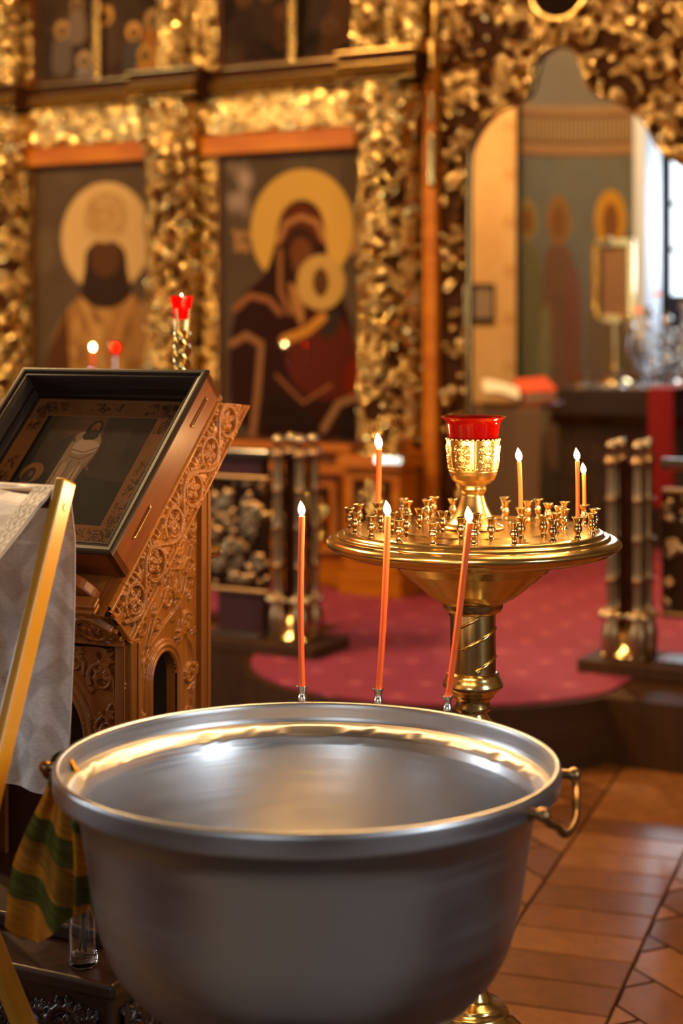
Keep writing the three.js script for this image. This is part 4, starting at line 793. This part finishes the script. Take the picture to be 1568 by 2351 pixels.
    const rg = new THREE.BufferGeometry(); rg.setAttribute('position', new THREE.Float32BufferAttribute(pos, 3)); rg.setIndex(idx); rg.computeVertexNormals();
    mesh('arch_reveal', rg, oak, pnl);
  };
  side(-0.012, 1, true); side(-LW + 0.012, -1, false);
  for (const [x, d, top] of [[-0.016, 0.016, 0.86], [-0.016, DP, 1.07], [-LW + 0.016, 0.016, 0.86], [-LW + 0.016, DP, 1.07]]) mesh('post', [rbx(x - 0.016, x + 0.016, 0.40, top, -d - 0.013, -d + 0.013, 0.003), rbx(x - 0.004, x + 0.0195, 0.40, top - 0.005, -d - 0.009, -d - 0.001, 0.002)], oak, lec);
  // front panel: arch with carved vine either side
  const G = new Field(LW - 0.06, 0.44, 0.0018, -LW + 0.03, 0.40);
  const cxm = -LW / 2, ay = 0.80, fr = 0.115;
  const inF = (x, y, k = 0) => Math.abs(x - cxm) < fr + k && (y < ay - fr || Math.hypot(x - cxm, y - (ay - fr)) < fr + k);
  for (const [k, r, h] of [[0.005, 0.005, 0.007], [0.016, 0.006, 0.008], [0.026, 0.003, 0.004]]) { const p = []; p.push([cxm + fr + k, 0.4, r]); for (let i = 0; i <= 30; i++) { const a = Math.PI * i / 30; p.push([cxm + (fr + k) * Math.cos(a), ay - fr + (fr + k) * Math.sin(a), r]); } p.push([cxm - fr - k, 0.4, r]); G.stroke(p, h); }
  G.scatter(90, 0.012, 0.006, (x, y) => !inF(x, y, 0.032));
  for (const m of [-1, 1]) for (const [x, y, r, a, d] of [[0.150, 0.795, 0.026, 3.6, -1], [0.158, 0.715, 0.02, 2, 1], [0.160, 0.655, 0.022, 4, -1], [0.162, 0.59, 0.02, 2, 1], [0.162, 0.53, 0.02, 4, -1], [0.10, 0.815, 0.016, 1, 1]]) {
    const X = cxm + m * x, A = m > 0 ? a : Math.PI - a;
    G.spiral(X, y, r, A, 1.2, d * m, r * 0.2, 0.010, 0.4, 0.2); G.leaf(X, y, A + 2 * d * m, r * 0.9, 0.0095, 5, 0.75, 0.26); G.leaf(X, y + r, m > 0 ? 0.6 : 2.5, r * 1.1, 0.008, 3, 0.5, 0.22);
    G.stroke([[X + m * r, y - r * 1.2, 0.0035], [X + m * r * 0.9, y, 0.004], [X - m * r * 0.4, y + r * 1.3, 0.003]], 0.009);
  }
  mesh('front_panel', G.geo((x, y, h) => [x, y, -0.022 + h], (x, y) => !inF(x, y)), oakCarved, lec);
  mesh('back_panel', bx(-LW + 0.02, -0.02, 0.4, 1.08, -DP - 0.004, -DP + 0.006), walnut, lec);
  // broad carved plinth below
  const pl = mesh('plinth', [rbx(-LW - 0.05, 0.05, 0.0, 0.375, -0.34, 0.125, 0.006), rbx(-LW - 0.065, 0.065, 0.375, 0.40, -0.35, 0.14, 0.008, 3), rbx(-LW - 0.02, 0.02, 0.40, 0.425, -0.25, 0.03, 0.006), rbx(-LW - 0.06, 0.06, 0.0, 0.03, -0.35, 0.135, 0.006)], walnut, lec);
  const Q = new Field(LW + 0.06, 0.09, 0.0026); Q.rinceau(0.01, LW + 0.04, 0.045, 0.032, 5, 0.005, 0.011);
  mesh('plinth_carving', Q.geo((x, y, h) => [-LW - 0.03 + x, 0.275 + y, 0.126 + h], raised(0.0008)), walnut, pl);
  const Q2 = new Field(0.42, 0.09, 0.0026); Q2.rinceau(0.01, 0.40, 0.045, 0.032, 5, 0.005, 0.011);
  mesh('plinth_carving', Q2.geo((x, y, h) => [0.051 + h, 0.275 + y, 0.10 - x], raised(0.0008)), walnut, pl);

  // ---- framed icon lying on the slope
  const [cd, cy] = E(0.061, 0.0865);
  const ic = thing('icon_case', 'dark framed icon of a white robed figure lying on the lectern', 'icon', V(LP.x + S(27) * cd, cy, LP.z - Math.cos(27 * Math.PI / 180) * cd));
  ic.rotation.set(SL, LT, 0, 'YXZ'); ic.position.x += 0.006;
  const w = 0.372, h = 0.379;
  mesh('case_body', [bx(-0.012, 0, 0, 0.052, -h, 0), bx(-w, -w + 0.012, 0, 0.052, -h, 0), bx(-w, 0, 0, 0.052, -0.012, 0), bx(-w, 0, 0, 0.052, -h, -h + 0.012), bx(-w + 0.01, -0.01, 0, 0.01, -h + 0.01, -0.01)], caseWood, ic);
  const prof = [[0, 0.050], [-0.0015, 0.0515], [-0.0015, 0.0545], [0.0005, 0.0575], [0.004, 0.0588], [0.0075, 0.058], [0.010, 0.0555], [0.0125, 0.0548], [0.0150, 0.0555], [0.017, 0.0535], [0.021, 0.044], [0.026, 0.036], [0.028, 0.036], [0.030, 0.038], [0.0325, 0.038], [0.034, 0.034], [0.035, 0.030], [0.0375, 0.028], [0.0375, 0.020]];
  const pos = [];
  for (let i = 0; i < prof.length - 1; i++) {
    const c = (p) => [[-p[0], p[1], -p[0]], [-w + p[0], p[1], -p[0]], [-w + p[0], p[1], -h + p[0]], [-p[0], p[1], -h + p[0]]], A = c(prof[i]), B = c(prof[i + 1]);
    for (let k = 0; k < 4; k++) { const n = (k + 1) % 4; pos.push(...A[k], ...A[n], ...B[n], ...A[k], ...B[n], ...B[k]); }
  }
  let fg = new THREE.BufferGeometry(); fg.setAttribute('position', new THREE.Float32BufferAttribute(pos, 3)); fg.computeVertexNormals(); fg = toCreasedNormals(fg, 0.7);
  mesh('picture_frame', muv(fix(fg)), frameDark, ic);
  const paint = canvasTex(1024, 1032, (x, W, H) => {
    x.fillStyle = '#94693c'; x.fillRect(0, 0, W, H); blobs(x, 80, W, H, ['#6a451f', '#8d6638', '#5d3c1c'], 0.12, 30, 120);
    const bw = 130;
    x.fillStyle = '#241a14'; x.fillRect(bw, bw, W - 2 * bw, H - 2 * bw);
    blobs(x, 0, W, H, ['#000']);
    const lace = (x0, y0, w2, h2) => { x.save(); x.beginPath(); x.rect(x0, y0, w2, h2); x.clip(); for (let i = 0; i < w2 * h2 / 420; i++) { x.strokeStyle = '#33200f'; x.lineWidth = 4.5; x.beginPath(); x.arc(x0 + rnd(w2), y0 + rnd(h2), rnd(5, 15), rnd(6), rnd(6) + 2); x.stroke(); } x.strokeStyle = '#2a1a0c'; x.lineWidth = 5; x.restore(); };
    lace(bw * 0.2, bw * 0.2, 210, bw * 0.65); lace(bw * 0.2, bw * 0.2, bw * 0.65, 220); lace(W - bw * 0.2 - 210, bw * 0.2, 210, bw * 0.65); lace(W - bw * 0.85, bw * 0.2, bw * 0.65, 220);
    lace(bw * 0.2, H - bw * 0.85, 300, bw * 0.65); lace(W - 310, H - bw * 0.85, 290, bw * 0.65); lace(W - bw * 0.85, H - 310, bw * 0.65, 290);
    lace(W / 2 - 110, bw * 0.22, 220, bw * 0.55); lace(W - bw * 0.78, 440, bw * 0.55, 260); lace(bw * 0.22, 440, bw * 0.55, 260);
    x.save(); x.beginPath(); x.rect(bw, bw, W - 2 * bw, H - 2 * bw); x.clip();
    x.fillStyle = g2(x, 500, 240, 10, 420, [[0, '#8a5a26'], [0.35, '#5c4028'], [0.8, '#2c2019'], [1, '#1c1511']]); x.fillRect(0, 0, W, H);
    poly(x, [[560, 130], [900, 130], [900, 620], [610, 560]], '#3c2c22'); poly(x, [[640, 220], [760, 200], [800, 520], [650, 500]], '#48372a');
    poly(x, [[130, 560], [900, 600], [900, 900], [130, 900]], '#1c1712'); blobs(x, 40, W, H, ['#15110d', '#3a2b20'], 0.12, 30, 140);
    poly(x, [[300, 330], [390, 260], [420, 420], [340, 560]], '#332a24');
    soft(x, [[400, 280], [440, 240], [560, 250], [610, 330], [600, 440], [570, 520], [560, 760], [520, 880], [400, 880], [380, 700], [390, 480]], '#9d8b76');
    soft(x, [[440, 300], [520, 300], [600, 330], [600, 390], [500, 420], [420, 400]], '#c2b09a'); soft(x, [[500, 500], [560, 480], [545, 760], [490, 800]], '#bba892'); soft(x, [[400, 480], [470, 470], [460, 850], [410, 850]], '#b3a08b');
    for (const p of [[[430, 380], [520, 400], [600, 360]], [[440, 430], [520, 450], [590, 400]], [[470, 460], [455, 700], [450, 860]], [[530, 470], [520, 700], [500, 860]], [[410, 470], [405, 700], [400, 850]], [[570, 480], [550, 640]]]) line(x, p, 7, '#6d5c4a');
    const oval = (cx, cy, rx, ry, c) => { x.fillStyle = c; x.beginPath(); x.ellipse(cx, cy, rx, ry, 0, 0, 7); x.fill(); };
    oval(508, 226, 52, 66, '#2a170d'); oval(492, 274, 40, 34, '#2a170d'); oval(522, 276, 36, 30, '#2a170d');
    oval(512, 216, 29, 42, '#8a5c36'); oval(512, 252, 25, 27, '#3a2212'); oval(500, 206, 5, 4, '#2a170d'); oval(526, 206, 5, 4, '#2a170d'); oval(514, 222, 4, 10, '#6d4526'); oval(513, 238, 9, 3, '#5a2c1a');
    line(x, [[415, 320], [380, 250], [385, 200]], 16, '#5c3e26'); line(x, [[600, 430], [585, 500], [610, 520]], 14, '#7a583a');
    x.fillStyle = '#8a6232'; x.beginPath(); x.arc(250, 560, 74, 0, 7); x.fill(); soft(x, [[190, 620], [205, 540], [245, 515], [280, 550], [270, 640]], '#2a1a12'); soft(x, [[235, 548], [262, 548], [262, 590], [240, 592]], '#7a5028');
    soft(x, [[140, 900], [150, 700], [200, 610], [300, 640], [350, 800], [360, 900]], '#5a3a30');
    x.restore(); x.strokeStyle = '#9a7444'; x.lineWidth = 5; x.strokeRect(bw, bw, W - 2 * bw, H - 2 * bw); x.strokeRect(12, 12, W - 24, H - 24);
  });
  const pw = w - 0.075, ph = h - 0.075;
  mesh('painting', new THREE.PlaneGeometry(pw, ph).rotateX(-Math.PI / 2).translate(-w / 2, 0.0205, -h / 2), std({ map: paint, color: 0xc8b09a, roughness: 0.75, specularIntensity: 0.25 }), ic);
  for (const z of [-0.083, -0.312]) mesh('brass_hook', [rod(V(0.003, 0.028, z - 0.03), V(0.003, 0.028, z + 0.03), 0.0017), ball(0.0028, 0.002, 0.028, z - 0.03), ball(0.0028, 0.002, 0.028, z + 0.03)], brass, ic);
}
function S(deg) { return Math.sin(deg * Math.PI / 180); }

// ------------------------------------------------------------------ folding lectern with its brocade cover
{
  const o = thing('folding_lectern', 'folding lectern of yellow varnished wood slats', 'lectern', V(-0.366, 0, -2.2), TURN);   // local +z towards the nave
  const leg = (x, z0, y0, z1, y1, mat) => {                 // z along the church axis (front is +)
    const len = Math.hypot(z1 - z0, y1 - y0), a = Math.atan2(z1 - z0, y1 - y0);
    return mesh('leg', rbx(-0.0075, 0.0075, -len / 2, len / 2, -0.0155, 0.0155, 0.004, 3).rotateX(a).translate(x, (y0 + y1) / 2, (z0 + z1) / 2), mat, o);
  };
  for (const x of [0, -0.44]) {
    const l1 = leg(x, 0.438, 0.0, 0.0, 1.13, yellowWood);
    mesh('screw_cap', new THREE.CylinderGeometry(0.0055, 0.0055, 0.0012, 16).rotateZ(Math.PI / 2).translate(x + 0.008, 1.095, 0.0105), yellowWood, l1);
  }
  for (const x of [-0.018, -0.422]) leg(x, -0.15, 0.0, 0.318, 0.93, yellowWood);
  for (const [x0, x1, y, z, r] of [[-0.44, -0.005, 1.105, 0.008, 0.013], [-0.422, -0.018, 0.915, 0.31, 0.011], [-0.43, -0.01, 0.5, 0.15, 0.006]]) mesh('crossbar', rod(V(x0, y, z), V(x1, y, z), r, 14), redWood, o);
  const damask = tex(512, 512, (u, v) => {
    const c = Math.sin(u * 6.283 * 3 + 2.2 * Math.sin(v * 6.283 * 2)) * Math.cos(v * 6.283 * 3 + 2 * Math.sin(u * 6.283 * 2)), n = noise(u * 60, v * 200, 60, 200) * 0.10 + noise(u * 7, v * 7, 7, 7) * 0.10;
    return mix3([0.74, 0.71, 0.70], [0.92, 0.90, 0.885], Math.min(1, Math.max(0, 0.5 + c * 2.2))).map((q) => q + n - 0.08);
  }, true, 3, 3);
  const damaskRough = tex(512, 512, (u, v) => { const c = Math.sin(u * 6.283 * 3 + 2.2 * Math.sin(v * 6.283 * 2)) * Math.cos(v * 6.283 * 3 + 2 * Math.sin(u * 6.283 * 2)); return 0.55 - 0.25 * Math.min(1, Math.max(0, 0.5 + c * 2.2)); }, false, 3, 3);
  const satin = std({ map: damask, roughness: 1, roughnessMap: damaskRough, transmission: 0.16, thickness: 0, sheen: 0.6, sheenColor: new THREE.Color(0.5, 0.5, 0.55), sheenRoughness: 0.5 });
  const cl = thing('lectern_cover', 'silvery white brocade cloth draped over the folding lectern', 'cloth', V(-0.366, 0, -2.2), TURN);
  const sheet = (nx, ny, f, uvk) => {
    const g = new THREE.PlaneGeometry(1, 1, nx, ny), p = g.attributes.position, uv = g.attributes.uv;
    for (let i = 0; i < p.count; i++) { const u = uv.getX(i), v = 1 - uv.getY(i), q = f(u, v); p.setXYZ(i, q[0], q[1], q[2]); uv.setXY(i, u * uvk[0], v * uvk[1]); }
    g.computeVertexNormals(); return g;
  };
  // u from right to left, v down the cloth
  const slope = (u, v) => { const sag = 0.018 * Math.sin(Math.PI * Math.min(1, v)) ; return [-0.012 - 0.43 * u, 1.1205 - 0.185 * v - sag - 0.001 * Math.sin(u * 20), 0.012 + 0.31 * v + (v < 0.06 ? -0.004 : 0)]; };
  const tail = (u, v) => [-0.004 - 0.43 * u + 0.004 * Math.sin(v * 5) * v, 1.1175 - 0.417 * v, -0.012 - 0.012 * Math.min(1, v * 6) + 0.010 * v * Math.sin(u * 13 + 1.2 * v) + 0.004 * Math.sin(u * 31 + v * 3) * v];
  mesh('cloth', [sheet(60, 30, slope, [0.44, 0.36]), sheet(60, 50, tail, [0.44, 0.42]), sheet(60, 6, (u, v) => { const a = v * Math.PI; const A = slope(u, 0), B = tail(u, 0); return [A[0] + (B[0] - A[0]) * v, 1.1195 + 0.003 * Math.sin(a), A[2] + (B[2] - A[2]) * v]; }, [0.44, 0.04])], satin, cl);
  const laceMat = std({ roughness: 0.55, map: tex(256, 512, (u, v) => { const e = Math.min(u, 1 - u), r = Math.abs(Math.sin(v * 6.283 * 8 + 3 * Math.sin(u * 9))) * Math.abs(Math.cos(u * 11 + Math.sin(v * 6.283 * 8))), n = noise(u * 40, v * 90, 40, 90); return e < 0.1 ? [0.78, 0.75, 0.74] : r + 0.4 * n > 0.55 ? [0.84, 0.82, 0.81] : [0.50, 0.44, 0.43]; }, true, 1, 1) });
  mesh('lace_border', sheet(6, 40, (u, v) => { const q = slope(0.004 + u * 0.075, v); return [q[0], q[1] + 0.0014, q[2] + 0.0005]; }, [1, 2]), laceMat, cl);
  mesh('hem_cord', [tube(Array.from({ length: 20 }, (_, i) => V(...slope(0, i / 19))), 0.0013, 60, 6), tube(Array.from({ length: 20 }, (_, i) => V(...tail(0, i / 19))), 0.0009, 60, 6)], std({ color: 0xb8aaa4, roughness: 0.6 }), cl);
}

// ------------------------------------------------------------------ towel on the left handle, glass vase behind it
{
  const stripes = tex(256, 256, (u, v) => {
    const n = (noise(u * 90, v * 90, 90, 90) - 0.5) * 0.14, k = (v * 4) % 1, w = (u * 3) % 1, g = k < 0.42 ? 1 : 0, c = mix3([0.92, 0.60, 0.14], [0.42, 0.42, 0.13], g);
    return mix3(c, [0.40, 0.32, 0.08], w < 0.3 ? 0.35 : 0).map((q) => q + n);
  }, true, 1, 1);
  const cotton = std({ map: stripes, roughness: 0.95, sheen: 0.3, sheenColor: new THREE.Color(0.4, 0.3, 0.1), bumpMap: tex(128, 128, (u, v) => noise(u * 64, v * 64, 64, 64), false, 12, 12), bumpScale: 0.001 });
  const tw = thing('towel', 'yellow and green striped towel hanging from the basin handle', 'towel', V(-0.355, 0.79, -2.08));
  const lobe = (xl, xr, yb, zz, n, uo) => {
    const g = new THREE.PlaneGeometry(1, 1, 30, 36), p = g.attributes.position, uv = g.attributes.uv, at = (a, f) => { const k = f * (a.length - 1), i = Math.min(a.length - 2, Math.floor(k)); return a[i] + (a[i + 1] - a[i]) * (k - i); };
    for (let i = 0; i < p.count; i++) {
      const u = uv.getX(i), v = 1 - uv.getY(i), x = at(xl, v) + (at(xr, v) - at(xl, v)) * u, y = -v * at(yb, u);
      const fold = (0.010 * v + 0.008) * Math.sin(u * n * Math.PI + 1.5 * v) ;
      p.setXYZ(i, x, y, zz + fold + 0.02 * v * (1 - u));
      uv.setXY(i, (x * 0.8 + y * 0.5) * 4 + uo, (-y * 0.95 - x * 0.9) * 3.1 + uo);
    }
    g.computeVertexNormals(); return g;
  };
  mesh('front_fold', lobe([-0.004, -0.016, -0.035, -0.050, -0.056, -0.058], [0.008, 0.012, 0.016, 0.02, 0.022, 0.024], [0.192, 0.218, 0.228, 0.212, 0.2, 0.196], 0.012, 3, 0), cotton, tw);
  mesh('back_fold', lobe([0.004, 0.010, 0.016, 0.020, 0.022, 0.022], [0.014, 0.036, 0.050, 0.058, 0.060, 0.060], [0.192, 0.196, 0.194], -0.012, 3, 0.4), cotton, tw);
  mesh('gathered_knot', [tube([[0, 0.004, 0.006], [0.002, 0.0, 0.004], [0.0, -0.014, 0.002]], 0.012, 12, 10)], cotton, tw);
  const vs = thing('glass_vase', 'slim clear glass vase with water on the lectern plinth', 'vase', V(-0.3775, 0.4005, -2.42));
  mesh('glass', lathe([[0, 0], [0.017, 0], [0.0205, 0.004], [0.0215, 0.012], [0.0205, 0.06], [0.015, 0.11], [0.012, 0.16], [0.015, 0.195], [0.0138, 0.195], [0.0108, 0.16], [0.0137, 0.11], [0.019, 0.06], [0.0195, 0.02], [0.014, 0.014], [0, 0.013]], 32), clearGlass, vs);
  for (const [a, b] of [[0.004, 0.003], [-0.006, -0.002], [0.001, -0.006]]) mesh('stem', tube([[a, 0.02, b], [-a * 0.6, 0.1, -b], [a * 0.4, 0.22, b]], 0.0022, 16, 6), std({ color: 0x27341a, roughness: 0.7 }), vs);
}

// ------------------------------------------------------------------ tall lamp stand behind the lectern
{
  const o = thing('lamp_stand', 'tall twisted brass lamp stand behind the lectern', 'lamp stand', V(-0.3186, 0, -3.3));
  mesh('base', lathe(curve([[0.16, 0], [0.16, 0.03], [0.05, 0.07], [0.02, 0.12], [0.018, 0.85]], 6), 32), brass, o);
  mesh('drip_tray', lathe([[0.018, 0.872], [0.07, 0.878], [0.083, 0.888], [0.083, 0.893], [0.06, 0.886], [0.018, 0.88]], 40), brass, o);
  const tw = []; for (let k = 0; k < 3; k++) { const pts = []; for (let i = 0; i <= 70; i++) { const f = i / 70, a = f * 34 + k * 2.094; pts.push(V(0.0105 * Math.cos(a), 0.87 + f * 0.455, 0.0105 * Math.sin(a))); } tw.push(tube(pts, 0.0078, 220, 8)); }
  mesh('twisted_stem', tw, brass, o);
  for (let k = 0; k < 4; k++) { const a = k * 1.571 + 0.5; mesh('prong', tube([[0.012 * Math.cos(a), 1.315, 0.012 * Math.sin(a)], [0.0155 * Math.cos(a), 1.34, 0.0155 * Math.sin(a)], [0.0185 * Math.cos(a), 1.372, 0.0185 * Math.sin(a)]], 0.0032, 12, 7), brass, o); }
  const l = thing('votive_glass', 'small red votive glass glowing on the twisted stand', 'lamp', V(-0.3186, 1.35, -3.3));
  mesh('red_glass', lathe([[0, 0], [0.0165, 0.001], [0.0195, 0.03], [0.0235, 0.047], [0.0225, 0.047], [0.0178, 0.03], [0.0148, 0.004], [0, 0.004]], 32), redGlass, l);
  const fl = mesh('flame', lathe(curve([[0.0004, 0], [0.0032, 0.004], [0.0038, 0.009], [0.001, 0.0165], [0.0001, 0.018]], 4), 12).translate(0, 0.034, 0.004), flameMat, l);
  const pl = new THREE.PointLight(new THREE.Color(1, 0.58, 0.22), 0.12); pl.position.set(0, 0.042, 0.004); pl.castShadow = true; pl.shadow.radius = 0.3; pl.name = 'votive_flame'; l.add(pl);
}
// votive stand before the icon screen, mirrored in the glass of the second icon
{
  const o = thing('votive_stand', 'small votive stand with candle and red lamp before the bishop icon', 'candle stand', church(-4.284, PLAT, 5.574), TURN);
  const h = 1.257 - PLAT, dx = 0.118;
  mesh('pole', lathe(curve([[0.14, 0], [0.14, 0.02], [0.02, 0.06], [0.015, 0.4], [0.015, h - 0.25]], 6), 24), silver, o);
  mesh('tray', lathe([[0.0, h - 0.25], [0.15, h - 0.24], [0.155, h - 0.23], [0, h - 0.232]], 32), silver, o);
  mesh('candle_cup', lathe(curve([[0.012, h - 0.232], [0.02, h - 0.19], [0.012, h - 0.16], [0.022, h - 0.12], [0.02, h - 0.09]], 4), 16), silver, o);
  mesh('wax_stick', rod(V(0, h - 0.12, 0), V(0, h - 0.012, 0), 0.007), wax, o);
  mesh('candle_flame', new THREE.SphereGeometry(0.0075, 12, 10).scale(0.8, 1.5, 0.8).translate(0, h, 0), votiveFlame, o);
  mesh('lamp_arm', rod(V(dx, h - 0.03, 0), V(dx, h - 0.235, 0), 0.006), silver, o);
  mesh('red_glass', lathe(curve([[0.001, -0.034], [0.016, -0.03], [0.024, 0], [0.027, 0.026]], 4), 20).translate(dx, h - 0.004, 0), redGlass, o);
  mesh('lamp_flame', new THREE.SphereGeometry(0.0075, 12, 10).scale(0.9, 1.2, 0.9).translate(dx, h, 0), new THREE.MeshStandardMaterial({ color: 0, emissive: new THREE.Color(1, 0.30, 0.06), emissiveIntensity: 140 }), o);
  const l = new THREE.PointLight(new THREE.Color(1, 0.58, 0.22), 0.3); l.position.set(0, h, 0); l.castShadow = true; l.shadow.radius = 0.3; l.name = 'candle_flame'; o.add(l);
}

// ------------------------------------------------------------------ chandeliers out of frame: the warm light of the nave
function chandelier(label, s, t, y, n, power) {
  const o = thing('chandelier', label, 'chandelier', church(s, y, t), TURN);
  mesh('ring', [new THREE.TorusGeometry(0.5, 0.02, 10, 64).rotateX(Math.PI / 2), ball(0.09, 0, -0.05, 0)], brass, o);
  mesh('chain', rod(V(0, 0, 0), V(0, 6 - y, 0), 0.012), brass, o);
  for (let i = 0; i < n; i++) {
    const a = i / n * 6.2832, x = 0.5 * Math.cos(a), z = 0.5 * Math.sin(a);
    const arm = mesh('arm', tube([[0, -0.05, 0], [x * 0.5, -0.12, z * 0.5], [x, 0, z]], 0.01, 16, 6), brass, o);
    mesh('bulb', new THREE.SphereGeometry(0.035, 14, 10).translate(x, 0.08, z), bulbMat, arm);
    const l = new THREE.PointLight(WARM, power / n); l.position.set(x, 0.08, z); l.castShadow = true; l.shadow.radius = 1.6; l.name = 'chandelier_bulb'; o.add(l);
  }
}
chandelier('brass chandelier high above the right of the basin', -0.7, 3.4, 3.3, 6, 23);
chandelier('brass chandelier high in front of the icon screen', -4.4, 3.2, 3.4, 6, 60);
{
  const o = thing('sanctuary_lamp', 'hanging lamp inside the sanctuary above the altar', 'lamp', cam(0.7, 3.3, 7.9));
  mesh('cap', lathe(curve([[0.11, 0.03], [0.09, 0.07], [0.02, 0.1]], 5), 24), brass, o);
  mesh('chain', rod(V(0, 0.09, 0), V(0, 2.8, 0), 0.008), brass, o);
  mesh('bulb', ball(0.05, 0, -0.02, 0), bulbMat, o);
  const l = new THREE.PointLight(WARM, 22); l.position.set(0, -0.02, 0); l.castShadow = true; l.shadow.radius = 2; l.name = 'sanctuary_bulb'; o.add(l);
}

renderer.render(scene, camera);
